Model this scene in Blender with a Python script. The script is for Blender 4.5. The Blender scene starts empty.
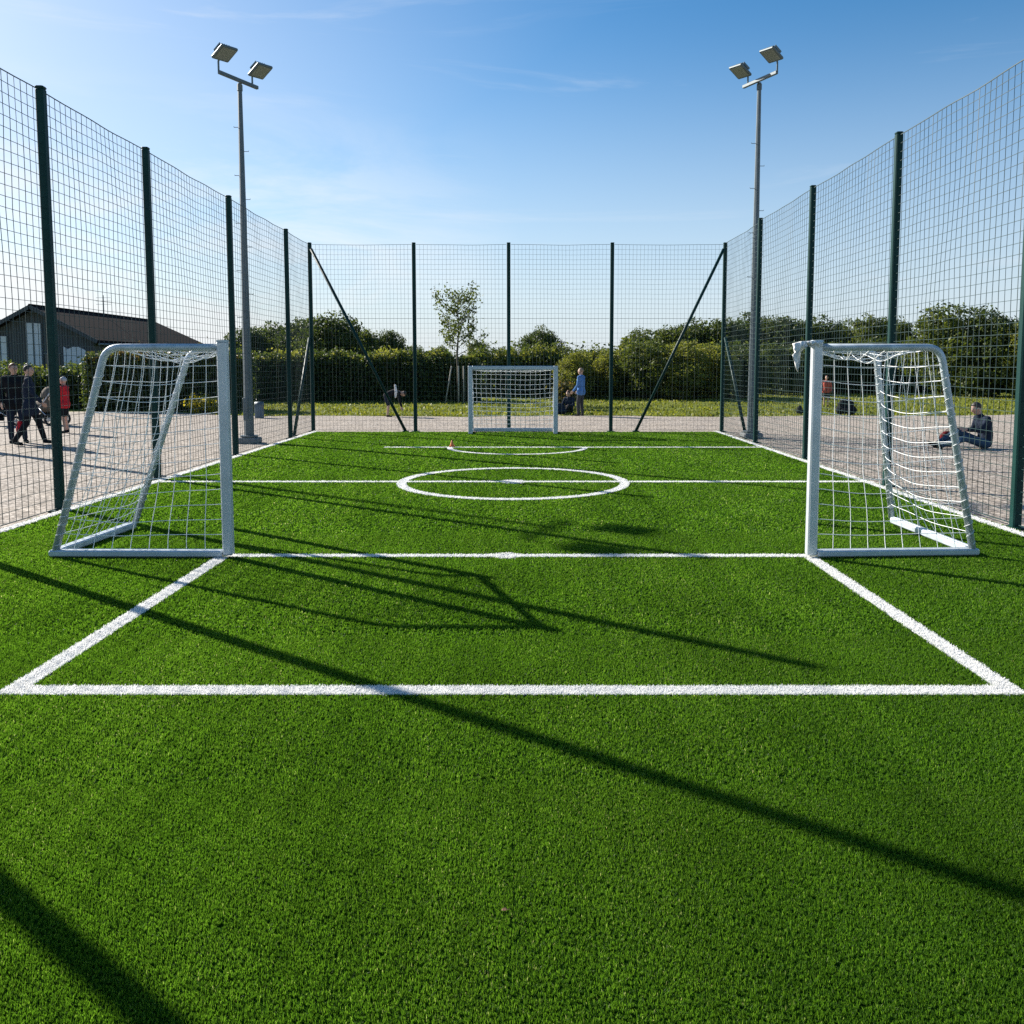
import bpy, math, random
import numpy as np
from mathutils import Vector, Matrix
R = math.radians
random.seed(7)
RNG = np.random.default_rng(11)
scene = bpy.context.scene
COL = scene.collection

# ------------------------------------------------------------------ helpers
def nz(v): return Vector(v).normalized()

class MB:
    """collects shapes, then links them as ONE mesh object"""
    def __init__(s): s.v = []; s.f = []
    def add(s, vs, fs):
        b = len(s.v); s.v += [tuple(p) for p in vs]; s.f += [tuple(b+i for i in f) for f in fs]
    def box(s, c, d, m=None, bev=0.0):
        x, y, z = d[0]/2, d[1]/2, d[2]/2
        m = m or Matrix.Identity(3); c = Vector(c)
        if bev <= 0:
            vs = [c+m@Vector((a*x, b*y, e*z)) for a in (-1,1) for b in (-1,1) for e in (-1,1)]
            s.add(vs, [(0,1,3,2),(4,6,7,5),(0,4,5,1),(2,3,7,6),(0,2,6,4),(1,5,7,3)])
            return
        k = bev   # chamfered box from 3 scaled slabs: octagonal outline extruded with inset caps
        ring = [(x-k,-y),(x,-y+k),(x,y-k),(x-k,y),(-x+k,y),(-x,y-k),(-x,-y+k),(-x+k,-y)]
        def ins(p): return (p[0]-math.copysign(min(k,abs(p[0])),p[0])*0.6, p[1]-math.copysign(min(k,abs(p[1])),p[1])*0.6)
        vs = []
        for zz, ii in ((-z,1),(-z+k,0),(z-k,0),(z,1)):
            for p in ring:
                q = ins(p) if ii else p
                vs.append(c+m@Vector((q[0], q[1], zz)))
        fs = [tuple(range(7,-1,-1)), tuple(range(24,32))]
        for r in range(3):
            for i in range(8):
                j = (i+1) % 8; fs.append((r*8+i, r*8+j, r*8+8+j, r*8+8+i))
        s.add(vs, fs)
    def tube(s, pts, r, n=8, cap=True):
        pts = [Vector(p) for p in pts]; rs = r if isinstance(r, (list, tuple)) else [r]*len(pts)
        vs = []; up = None
        for i, p in enumerate(pts):
            t = (pts[min(i+1,len(pts)-1)]-pts[max(i-1,0)])
            t = t.normalized() if t.length > 1e-9 else Vector((0,0,1))
            if up is None:
                up = t.cross(Vector((0,0,1)));
                if up.length < 1e-3: up = t.cross(Vector((0,1,0)))
            u = (up - t*up.dot(t)).normalized(); up = u; w = t.cross(u)
            for k in range(n):
                a = 2*math.pi*(k+.5)/n
                vs.append(p + (u*math.cos(a)+w*math.sin(a))*rs[i])
        fs = []
        for i in range(len(pts)-1):
            for k in range(n):
                j = (k+1) % n; fs.append((i*n+k, i*n+j, (i+1)*n+j, (i+1)*n+k))
        if cap: fs += [tuple(range(n-1,-1,-1)), tuple(range((len(pts)-1)*n, len(pts)*n))]
        s.add(vs, fs)
    def ell(s, c, rad, m=None, nu=12, nv=8):
        c = Vector(c); m = m or Matrix.Identity(3); vs = []
        for j in range(nv+1):
            th = math.pi*j/nv
            for i in range(nu):
                ph = 2*math.pi*i/nu
                vs.append(c+m@Vector((rad[0]*math.sin(th)*math.cos(ph), rad[1]*math.sin(th)*math.sin(ph), rad[2]*math.cos(th))))
        fs = [(j*nu+i, (j+1)*nu+i, (j+1)*nu+(i+1)%nu, j*nu+(i+1)%nu) for j in range(nv) for i in range(nu)]
        s.add(vs, fs)
    def cap(s, a, ra, b, rb, n=10):
        """tapered capsule"""
        a = Vector(a); b = Vector(b); d = b-a
        t = d.normalized() if d.length > 1e-6 else Vector((0,0,1))
        pts, rs = [], []
        for k in range(5):
            th = R(85-k*21.25); pts.append(a-t*ra*math.sin(th)); rs.append(ra*math.cos(th))
        for k in range(5):
            th = R(k*21.25); pts.append(b+t*rb*math.sin(th)); rs.append(rb*math.cos(th))
        s.tube(pts, rs, n)
    def torus(s, c, axis, R0, r, n=24, k=8):
        c = Vector(c); ax = nz(axis); u = ax.orthogonal().normalized(); w = ax.cross(u); vs = []
        for i in range(n):
            a = 2*math.pi*i/n; d = u*math.cos(a)+w*math.sin(a)
            for j in range(k):
                b = 2*math.pi*j/k; vs.append(c+d*(R0+r*math.cos(b))+ax*r*math.sin(b))
        s.add(vs, [(i*k+j, ((i+1)%n)*k+j, ((i+1)%n)*k+(j+1)%k, i*k+(j+1)%k) for i in range(n) for j in range(k)])
    def prism(s, outline, a, b):
        """outline: list of 2-tuples -> mapped by callables a (front) and b (back)"""
        n = len(outline); vs = [a(*p) for p in outline]+[b(*p) for p in outline]
        s.add(vs, [tuple(range(n)), tuple(range(2*n-1,n-1,-1))]+[(i, n+i, n+(i+1)%n, (i+1)%n) for i in range(n)])
    def mesh(s, name, mat, smooth=False):
        me = bpy.data.meshes.new(name); me.from_pydata(s.v, [], s.f); me.update()
        if mat: me.materials.append(mat)
        if smooth: me.polygons.foreach_set('use_smooth', [True]*len(me.polygons))
        return me
    def build(s, name, mat, parent=None, smooth=False):
        return link(name, s.mesh(name, mat, smooth), parent)

def link(name, me, parent=None):
    o = bpy.data.objects.new(name, me); COL.objects.link(o)
    if parent: o.parent = parent
    return o
def tag(o, label=None, cat=None, group=None, kind=None):
    if label: o['label'] = label
    if cat: o['category'] = cat
    if group: o['group'] = group
    if kind: o['kind'] = kind
    return o
def thing(name, label, cat, loc=(0,0,0), rz=0.0, group=None):
    o = bpy.data.objects.new(name, None); COL.objects.link(o); o.empty_display_size = .2
    o.location = loc; o.rotation_euler = (0,0,rz)
    return tag(o, label, cat, group)
def copy_tree(o, parent=None):
    c = o.copy(); COL.objects.link(c)
    if parent: c.parent = parent
    for ch in list(o.children): copy_tree(ch, c)
    return c
def outward(o):
    import bmesh
    bm = bmesh.new(); bm.from_mesh(o.data); bmesh.ops.recalc_face_normals(bm, faces=bm.faces); bm.to_mesh(o.data); bm.free()
    return o

def np_mesh(name, verts, faces_quads=None, faces_tris=None, mat=None, tone=None, smooth=False):
    me = bpy.data.meshes.new(name)
    nq = 0 if faces_quads is None else len(faces_quads); nt = 0 if faces_tris is None else len(faces_tris)
    loops = []
    if nq: loops.append(np.asarray(faces_quads, np.int32).ravel())
    if nt: loops.append(np.asarray(faces_tris, np.int32).ravel())
    lv = np.concatenate(loops)
    me.vertices.add(len(verts)); me.vertices.foreach_set('co', np.asarray(verts, np.float32).ravel())
    me.loops.add(len(lv)); me.loops.foreach_set('vertex_index', lv)
    st = np.concatenate([np.arange(nq)*4, nq*4+np.arange(nt)*3]).astype(np.int32)
    me.polygons.add(nq+nt); me.polygons.foreach_set('loop_start', st)
    me.update(calc_edges=True); me.validate()
    if tone is not None:
        at = me.attributes.new('tone', 'FLOAT', 'POINT'); at.data.foreach_set('value', np.asarray(tone, np.float32))
    if mat: me.materials.append(mat)
    if smooth: me.polygons.foreach_set('use_smooth', np.ones(nq+nt, bool))
    return me

# ------------------------------------------------------------------ materials
def mat_base(name):
    m = bpy.data.materials.new(name); m.use_nodes = True
    nt = m.node_tree; nt.nodes.clear()
    out = nt.nodes.new('ShaderNodeOutputMaterial')
    return m, nt, out
def N(nt, kind, **kw):
    n = nt.nodes.new(kind)
    for k, v in kw.items():
        if k in n.inputs: n.inputs[k].default_value = v
        else: setattr(n, k, v)
    return n
def L(nt, a, b): nt.links.new(a, b)
def ramp(nt, fac, stops):
    r = nt.nodes.new('ShaderNodeValToRGB'); e = r.color_ramp.elements
    while len(e) > 1: e.remove(e[-1])
    e[0].position = stops[0][0]; e[0].color = (*stops[0][1], 1)
    for p, c in stops[1:]:
        x = e.new(p); x.color = (*c, 1)
    L(nt, fac, r.inputs[0]); return r.outputs[0]
def solid(name, col, rough=.6, metal=0.0, var=.12, scale=8.0, bump=0.0, bscale=60.0, spec=.5):
    m, nt, out = mat_base(name)
    p = N(nt, 'ShaderNodeBsdfPrincipled', Roughness=rough, Metallic=metal); L(nt, p.outputs[0], out.inputs[0])
    p.inputs['Specular IOR Level'].default_value = spec
    g = N(nt, 'ShaderNodeNewGeometry')
    n = N(nt, 'ShaderNodeTexNoise', Scale=scale, Detail=5.0, Roughness=.65); L(nt, g.outputs['Position'], n.inputs['Vector'])
    a = tuple(max(0, c*(1-var)) for c in col); b = tuple(min(1, c*(1+var)) for c in col)
    L(nt, ramp(nt, n.outputs['Fac'], [(.3, a), (.7, b)]), p.inputs['Base Color'])
    if bump:
        n2 = N(nt, 'ShaderNodeTexNoise', Scale=bscale, Detail=4.0); L(nt, g.outputs['Position'], n2.inputs['Vector'])
        bp = N(nt, 'ShaderNodeBump', Strength=bump, Distance=.01); L(nt, n2.outputs['Fac'], bp.inputs['Height']); L(nt, bp.outputs[0], p.inputs['Normal'])
    return m
def leafy(name, stops, trans=.35, rough=.55, patch=None, spec=.3, tcol=None):
    """leaf or blade material: colour from the per-leaf 'tone' attribute, thin translucent"""
    m, nt, out = mat_base(name)
    at = N(nt, 'ShaderNodeAttribute', attribute_name='tone')
    col = ramp(nt, at.outputs['Fac'], stops)
    if patch:
        g = N(nt, 'ShaderNodeNewGeometry')
        n = N(nt, 'ShaderNodeTexNoise', Scale=patch[0], Detail=3.0); L(nt, g.outputs['Position'], n.inputs['Vector'])
        mx = N(nt, 'ShaderNodeMix', data_type='RGBA', blend_type='MULTIPLY'); mx.inputs[0].default_value = 1
        L(nt, col, mx.inputs[6]); L(nt, ramp(nt, n.outputs['Fac'], [(.3, (patch[1],)*3), (.7, (patch[2],)*3)]), mx.inputs[7]); col = mx.outputs[2]
    p = N(nt, 'ShaderNodeBsdfPrincipled', Roughness=rough); p.inputs['Specular IOR Level'].default_value = spec
    L(nt, col, p.inputs['Base Color'])
    t = N(nt, 'ShaderNodeBsdfTranslucent')
    hs = N(nt, 'ShaderNodeMix', data_type='RGBA', blend_type='MULTIPLY'); hs.inputs[0].default_value = 1
    hs.inputs[7].default_value = (*(tcol or (1.25, 1.25, .7)), 1); L(nt, col, hs.inputs[6]); L(nt, hs.outputs[2], t.inputs[0])
    mx = N(nt, 'ShaderNodeMixShader'); mx.inputs[0].default_value = trans
    L(nt, p.outputs[0], mx.inputs[1]); L(nt, t.outputs[0], mx.inputs[2]); L(nt, mx.outputs[0], out.inputs[0])
    return m

M = {}
M['turf'] = leafy('artificial turf fibre', [(0, (.026,.070,.006)), (.5, (.080,.178,.014)), (.85, (.140,.248,.030)), (.96,(.21,.30,.08)), (1, (.34,.38,.18))], trans=.56, rough=.5, patch=(1.3,.86,1.12), spec=.20, tcol=(1.5,1.5,.9))
M['turf_white'] = leafy('white turf fibre', [(0, (.82,.81,.78)), (1, (.92,.91,.88))], trans=.42, rough=.55, tcol=(1,1,1))
M['turf_base'] = solid('turf backing', (.024,.064,.006), 1.0, var=.3, scale=30, spec=.0)
M['line_sheet'] = solid('white turf backing', (.62,.62,.60), .9, var=.06, spec=.1)
M['grass'] = leafy('verge grass', [(0, (.10,.12,.014)), (.6, (.20,.22,.03)), (1, (.33,.30,.08))], trans=.42, patch=(.5,.75,1.2))
M['leaf_dark'] = leafy('dark leaves', [(0, (.032,.050,.013)), (.6, (.070,.098,.025)), (1, (.14,.165,.05))], trans=.42)
M['leaf_mid'] = leafy('mid green leaves', [(0, (.045,.068,.013)), (.6, (.10,.128,.026)), (1, (.20,.215,.055))], trans=.42)
M['leaf_light'] = leafy('yellow green leaves', [(0, (.10,.12,.020)), (.6, (.20,.215,.042)), (1, (.33,.31,.08))], trans=.46)
M['leaf_yellow'] = leafy('yellow flowering leaves', [(0, (.12,.14,.02)), (.45, (.35,.30,.02)), (1, (.70,.56,.03))], trans=.35)
M['leaf_autumn'] = leafy('rusty leaves', [(0, (.05,.06,.015)), (.6, (.12,.10,.03)), (1, (.25,.15,.05))], trans=.3)
M['bark'] = solid('bark', (.075,.058,.042), .9, var=.3, scale=15, bump=.4)
M['sap_bark'] = solid('young bark', (.10,.085,.065), .85, var=.3, scale=30)
M['post'] = solid('dark green powder coat', (.0025,.034,.030), .5, var=.15, scale=3, bump=.05, spec=.2)
M['wire'] = solid('dark green netting cord', (.010,.040,.040), .5, var=.1)
M['alu'] = solid('brushed white aluminium', (.56,.60,.63), .4, metal=.25, var=.10, scale=5, bump=.015, bscale=12)
M['alu_scuff'] = solid('scuffed aluminium tube', (.48,.54,.58), .45, metal=.2, var=.22, scale=11, bump=.08, bscale=30)
M['cord'] = solid('white net cord', (.84,.85,.84), .7, var=.08, scale=20)
M['galv'] = solid('galvanised steel', (.115,.145,.16), .55, metal=.2, var=.15, scale=5, bump=.05)
M['lamp_body'] = solid('floodlight casting', (.11,.145,.155), .5, metal=.2, var=.1)
M['lamp_glass'] = solid('floodlight glass', (.20,.225,.20), .3, var=.08, scale=3)
M['concrete'] = solid('concrete', (.20,.21,.21), .9, var=.2, scale=12, bump=.3)
M['bin'] = solid('blue grey plastic', (.10,.15,.20), .5)
M['cone'] = solid('orange plastic', (.75,.20,.06), .5)
M['cloth_white'] = solid('white cloth', (.72,.71,.68), .9, var=.12, scale=30, bump=.4, bscale=40)
M['stake'] = solid('pale timber stake', (.42,.38,.31), .85, var=.2)
M['skin'] = solid('skin', (.50,.31,.23), .55, var=.06)
M['skin_shade'] = solid('tanned skin', (.40,.24,.17), .55, var=.06)
M['eye'] = solid('eye', (.02,.015,.012), .3)
def fabric(n, c): M[n] = solid(n+' cloth', c, .9, var=.18, scale=14, bump=.5, bscale=30, spec=.15)
fabric('navy', (.018,.026,.045)); fabric('black', (.012,.013,.016)); fabric('jean', (.045,.085,.14)); fabric('blue', (.09,.21,.46))
fabric('red', (.55,.025,.035)); fabric('redpink', (.52,.12,.09)); fabric('grey', (.055,.056,.06)); fabric('brown', (.16,.13,.10)); fabric('darkred', (.16,.02,.02))
fabric('palegrey', (.42,.43,.45))
M['hair_dark'] = solid('dark hair', (.025,.018,.014), .6, var=.3, scale=60)
M['hair_red'] = solid('auburn hair', (.16,.05,.02), .6, var=.3, scale=60)
M['hair_grey'] = solid('grey hair', (.40,.40,.42), .6, var=.2, scale=60)
M['hair_fair'] = solid('cropped sandy hair', (.28,.19,.12), .6, var=.2, scale=60)
M['rubber'] = solid('rubber', (.015,.015,.016), .7)
M['chrome'] = solid('bright metal', (.6,.6,.62), .3, metal=.8)

# gravel yard
m, nt, out = mat_base('gravel'); M['gravel'] = m
p = N(nt, 'ShaderNodeBsdfPrincipled', Roughness=.92); p.inputs['Specular IOR Level'].default_value = .2; L(nt, p.outputs[0], out.inputs[0])
g = N(nt, 'ShaderNodeNewGeometry')
v = N(nt, 'ShaderNodeTexVoronoi', Scale=26.0); L(nt, g.outputs['Position'], v.inputs['Vector'])
n1 = N(nt, 'ShaderNodeTexNoise', Scale=1.1, Detail=6.0, Roughness=.7); L(nt, g.outputs['Position'], n1.inputs['Vector'])
n3 = N(nt, 'ShaderNodeTexNoise', Scale=9.0, Detail=4.0, Roughness=.7); L(nt, g.outputs['Position'], n3.inputs['Vector'])
sx = N(nt, 'ShaderNodeSeparateColor'); L(nt, v.outputs['Color'], sx.inputs[0])
c1 = ramp(nt, sx.outputs[0], [(0,(.13,.110,.088)),(.3,(.28,.240,.195)),(.7,(.40,.345,.285)),(1,(.62,.55,.47))])
c2 = ramp(nt, n1.outputs['Fac'], [(.3,(.82,.82,.84)),(.7,(1.12,1.09,1.05))])
c3 = ramp(nt, n3.outputs['Fac'], [(.25,(.78,.78,.78)),(.6,(1.06,1.06,1.06))])
mx = N(nt, 'ShaderNodeMix', data_type='RGBA', blend_type='MULTIPLY'); mx.inputs[0].default_value = 1; L(nt, c1, mx.inputs[6]); L(nt, c2, mx.inputs[7])
mx2 = N(nt, 'ShaderNodeMix', data_type='RGBA', blend_type='MULTIPLY'); mx2.inputs[0].default_value = 1; L(nt, mx.outputs[2], mx2.inputs[6]); L(nt, c3, mx2.inputs[7])
L(nt, mx2.outputs[2], p.inputs['Base Color'])
bp = N(nt, 'ShaderNodeBump', Strength=.7, Distance=.02); L(nt, sx.outputs[1], bp.inputs['Height']); L(nt, bp.outputs[0], p.inputs['Normal'])
# meadow ground
m, nt, out = mat_base('meadow'); M['meadow'] = m
p = N(nt, 'ShaderNodeBsdfPrincipled', Roughness=.95); p.inputs['Specular IOR Level'].default_value = .1; L(nt, p.outputs[0], out.inputs[0])
g = N(nt, 'ShaderNodeNewGeometry')
n1 = N(nt, 'ShaderNodeTexNoise', Scale=.6, Detail=8.0, Roughness=.75); L(nt, g.outputs['Position'], n1.inputs['Vector'])
L(nt, ramp(nt, n1.outputs['Fac'], [(.3,(.075,.095,.015)),(.55,(.14,.165,.026)),(.75,(.22,.20,.06))]), p.inputs['Base Color'])
# roof tiles
m, nt, out = mat_base('roof tiles'); M['roof'] = m
p = N(nt, 'ShaderNodeBsdfPrincipled', Roughness=1.0); p.inputs['Specular IOR Level'].default_value = .05; L(nt, p.outputs[0], out.inputs[0])
g = N(nt, 'ShaderNodeNewGeometry')
mp = N(nt, 'ShaderNodeMapping'); L(nt, g.outputs['Position'], mp.inputs[0]); mp.inputs['Rotation'].default_value = (0,0,R(90))
b = N(nt, 'ShaderNodeTexBrick', Scale=3.0); b.inputs['Color1'].default_value=(.013,.010,.011,1); b.inputs['Color2'].default_value=(.019,.014,.015,1); b.inputs['Mortar'].default_value=(.010,.008,.008,1)
L(nt, mp.outputs[0], b.inputs['Vector']); L(nt, b.outputs['Color'], p.inputs['Base Color'])
# timber cladding
m, nt, out = mat_base('dark boards'); M['boards'] = m
p = N(nt, 'ShaderNodeBsdfPrincipled', Roughness=.85); L(nt, p.outputs[0], out.inputs[0])
g = N(nt, 'ShaderNodeNewGeometry')
w = N(nt, 'ShaderNodeTexWave', Scale=2.2, Distortion=.4); w.bands_direction = 'X'; L(nt, g.outputs['Position'], w.inputs['Vector'])
L(nt, ramp(nt, w.outputs['Fac'], [(0,(.022,.026,.031)),(.25,(.058,.068,.078)),(1,(.09,.10,.11))]), p.inputs['Base Color'])
M['panel'] = solid('pale cladding panel', (.55,.60,.68), .6, var=.08, scale=2)
M['winglass'] = solid('dark window glass', (.03,.04,.05), .1, var=.1)

# ------------------------------------------------------------------ sun, sky, camera
SEL = R(28.7)
SUN = nz((-.806*math.cos(SEL), .592*math.cos(SEL), math.sin(SEL)))
sl = bpy.data.lights.new('sun', 'SUN'); sl.energy = 5.0; sl.angle = R(.5); sl.color = (1, .945, .86)
so = bpy.data.objects.new('sun', sl); COL.objects.link(so); so.rotation_euler = (-SUN).to_track_quat('-Z', 'Y').to_euler(); so.location = SUN*60
W = bpy.data.worlds.new('World'); scene.world = W; W.use_nodes = True
nt = W.node_tree; nt.nodes.clear()
out = nt.nodes.new('ShaderNodeOutputWorld'); bg = N(nt, 'ShaderNodeBackground', Strength=.075); L(nt, bg.outputs[0], out.inputs[0])
sky = nt.nodes.new('ShaderNodeTexSky'); sky.sky_type = 'NISHITA'; sky.sun_disc = False
sky.sun_elevation = SEL; sky.sun_rotation = math.atan2(SUN.x, SUN.y)
sky.altitude = 50; sky.air_density = 1.0; sky.dust_density = .6; sky.ozone_density = 2.0
tc = nt.nodes.new('ShaderNodeTexCoord')
mp = N(nt, 'ShaderNodeMapping'); mp.inputs['Scale'].default_value = (1,1,4.2); L(nt, tc.outputs['Generated'], mp.inputs[0])
no = N(nt, 'ShaderNodeTexNoise', Scale=3.1, Detail=9.0, Roughness=.62); no.inputs['Distortion'].default_value = .5; L(nt, mp.outputs[0], no.inputs['Vector'])
# clouds lie low and towards the sun side
dt = N(nt, 'ShaderNodeVectorMath', operation='DOT_PRODUCT'); L(nt, tc.outputs['Generated'], dt.inputs[0]); dt.inputs[1].default_value = (-.62,.78,.05)
sw = N(nt, 'ShaderNodeMapRange'); sw.inputs[1].default_value = .78; sw.inputs[2].default_value = .95; L(nt, dt.outputs['Value'], sw.inputs[0])
sep = N(nt, 'ShaderNodeSeparateXYZ'); L(nt, tc.outputs['Generated'], sep.inputs[0])
lo = N(nt, 'ShaderNodeMapRange'); lo.inputs[1].default_value = .30; lo.inputs[2].default_value = .10; L(nt, sep.outputs['Z'], lo.inputs[0])
mu = N(nt, 'ShaderNodeMath', operation='MULTIPLY'); L(nt, sw.outputs[0], mu.inputs[0]); L(nt, lo.outputs[0], mu.inputs[1])
cr = N(nt, 'ShaderNodeMapRange'); cr.inputs[1].default_value = .44; cr.inputs[2].default_value = .60; L(nt, no.outputs['Fac'], cr.inputs[0])
m2 = N(nt, 'ShaderNodeMath', operation='MULTIPLY'); L(nt, mu.outputs[0], m2.inputs[0]); L(nt, cr.outputs[0], m2.inputs[1])
m3 = N(nt, 'ShaderNodeMath', operation='MULTIPLY'); L(nt, m2.outputs[0], m3.inputs[0]); m3.inputs[1].default_value = .9
hsv = N(nt, 'ShaderNodeHueSaturation', Saturation=1.38, Value=.99, Hue=.4975); L(nt, sky.outputs[0], hsv.inputs['Color'])
hr = N(nt, 'ShaderNodeMapRange', interpolation_type='SMOOTHSTEP'); hr.inputs[1].default_value = .40; hr.inputs[2].default_value = -.10; hr.inputs[3].default_value = 0; hr.inputs[4].default_value = .95; L(nt, sep.outputs['Z'], hr.inputs[0])
# veil of thin haze and cloud round the sun's side
dv = N(nt, 'ShaderNodeVectorMath', operation='DOT_PRODUCT'); L(nt, tc.outputs['Generated'], dv.inputs[0]); dv.inputs[1].default_value = (-.80,.58,.10)
vm = N(nt, 'ShaderNodeMapRange', interpolation_type='SMOOTHSTEP'); vm.inputs[1].default_value = .45; vm.inputs[2].default_value = .98; vm.inputs[4].default_value = .50; L(nt, dv.outputs['Value'], vm.inputs[0])
vl = N(nt, 'ShaderNodeMapRange', interpolation_type='SMOOTHSTEP'); vl.inputs[1].default_value = .62; vl.inputs[2].default_value = .22; L(nt, sep.outputs['Z'], vl.inputs[0])
vx = N(nt, 'ShaderNodeMath', operation='MULTIPLY'); L(nt, vm.outputs[0], vx.inputs[0]); L(nt, vl.outputs[0], vx.inputs[1])
mxm = N(nt, 'ShaderNodeMath', operation='MAXIMUM'); L(nt, hr.outputs[0], mxm.inputs[0]); L(nt, vx.outputs[0], mxm.inputs[1])
hz = N(nt, 'ShaderNodeMix', data_type='RGBA'); L(nt, mxm.outputs[0], hz.inputs[0]); L(nt, hsv.outputs[0], hz.inputs[6]); hz.inputs[7].default_value = (4.7, 5.4, 6.3, 1)
mxc = N(nt, 'ShaderNodeMix', data_type='RGBA'); L(nt, m3.outputs[0], mxc.inputs[0]); L(nt, hz.outputs[2], mxc.inputs[6]); mxc.inputs[7].default_value = (6.6, 6.75, 6.9, 1)
mw = N(nt, 'ShaderNodeMapping'); mw.inputs['Scale'].default_value = (1.0,2.2,9.0); mw.inputs['Rotation'].default_value = (0,R(9),R(20)); L(nt, tc.outputs['Generated'], mw.inputs[0])
nw = N(nt, 'ShaderNodeTexNoise', Scale=1.7, Detail=8.0, Roughness=.6); nw.inputs['Distortion'].default_value = 1.1; L(nt, mw.outputs[0], nw.inputs['Vector'])
wr_ = N(nt, 'ShaderNodeMapRange', interpolation_type='SMOOTHSTEP'); wr_.inputs[1].default_value = .56; wr_.inputs[2].default_value = .80; wr_.inputs[4].default_value = .30; L(nt, nw.outputs['Fac'], wr_.inputs[0])
mxw = N(nt, 'ShaderNodeMix', data_type='RGBA'); L(nt, wr_.outputs[0], mxw.inputs[0]); L(nt, mxc.outputs[2], mxw.inputs[6]); mxw.inputs[7].default_value = (6.0, 6.3, 6.7, 1)
L(nt, mxw.outputs[2], bg.inputs[0])

cam = bpy.data.cameras.new('camera'); co = bpy.data.objects.new('camera', cam); COL.objects.link(co)
F = 837.0; PITCH = 4.78
cam.sensor_width = 36; cam.lens = 36*F/1024; cam.shift_x = -10/1024; cam.shift_y = -76/1024
cam.clip_start = .05; cam.clip_end = 3000
co.location = (0,0,1.716); co.rotation_euler = (R(90-PITCH), 0, 0); scene.camera = co
vs = scene.view_settings; vs.view_transform = 'Standard'; vs.look = 'None'; vs.exposure = .98; vs.gamma = 1
cy = scene.cycles; cy.max_bounces = 6; cy.diffuse_bounces = 3; cy.glossy_bounces = 2; cy.transmission_bounces = 3; cy.transparent_max_bounces = 4
cy.use_denoising = False; cy.caustics_reflective = False; cy.caustics_refractive = False; cy.sample_clamp_indirect = 4

def X_at(px, Y): return (px-522)/F*(Y*.9965+.14)
def H_at(py, Y): return 1.7+Y*math.tan(math.atan((436-py)/F)-R(PITCH))

# ------------------------------------------------------------------ ground
def sheet(name, x0, x1, y0, y1, z, mat, nx=1, ny=1):
    b = MB()
    for i in range(nx):
        for j in range(ny):
            xa, xb = x0+(x1-x0)*i/nx, x0+(x1-x0)*(i+1)/nx; ya, yb = y0+(y1-y0)*j/ny, y0+(y1-y0)*(j+1)/ny
            b.add([(xa,ya,z),(xb,ya,z),(xb,yb,z),(xa,yb,z)], [(0,1,2,3)])
    return tag(b.build(name, mat), kind='structure')
tag(sheet('meadow_ground', -900, 900, -500, 1800, -.06, M['meadow']))
# gravel yard with an uneven far edge
b = MB(); pts = [(-70,-40)]
far = []
rr = random.Random(3)
for i in range(141):
    x = -70+i
    y = 29.2+.35*math.sin(x*.7)+rr.uniform(-.15,.15)
    if x < -9: y += min(2.6, (-9-x)*.6)
    if x > 12: y += min(2.0, (x-12)*.2)
    far.append((x,y))
b.add([(x,-40,-.03) for x,_ in far]+[(x,y,-.03) for x,y in far], [(i,i+1,141+i+1,141+i) for i in range(140)])
tag(b.build('gravel_yard', M['gravel']), kind='structure')
PX0, PX1, PY1 = -5.49, 5.20, 21.75
tag(sheet('turf_pitch', PX0, PX1, -8, PY1, 0, M['turf_base']), kind='structure')

# ------------------------------------------------------------------ turf fibres and white markings
CX, CY, CR = -.13, 12.3, 1.64
AX, AY, AR = -.10, 17.55, 1.42
MARK = ['touchline','touchline','penalty_box_line','goal_line','halfway_line','centre_circle','far_box_line','far_box_arc']
def which(x, y, j):
    """index of the marking a fibre stands in, -1 = green; j = slight raggedness"""
    r = np.full(x.shape, -1, np.int8)
    e = j
    ra = np.hypot(x-AX, y-AY); r[(np.abs(ra-AR) < .055+e) & (y < AY)] = 7
    r[(np.abs(y-AY) < .06+e) & (x > -2.9) & (x < 5.1)] = 6
    r[(np.abs(y-CY) < .06+e)] = 4
    rc = np.hypot(x-CX, y-CY); r[(np.abs(rc-CR) < .07+e)] = 5
    r[(rc < .19+e)] = 4
    r[(np.abs(y-7.45) < .05+e) & (x > -2.66) & (x < 2.6)] = 3
    r[(np.hypot((x+.14)*.8, y-7.45) < .11+e)] = 3
    box = (np.abs(y-4.3) < .058+e) & (x > -2.75) & (x < 2.643)
    box |= (np.abs(x+2.69) < .058+e) & (y > 4.25) & (y < 7.42)
    box |= (np.abs(x-2.585) < .058+e) & (y > 4.25) & (y < 7.42)
    r[box] = 2
    r[np.abs(x+5.42) < .06+e] = 0
    r[np.abs(x-5.10) < .06+e] = 1
    return r
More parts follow.
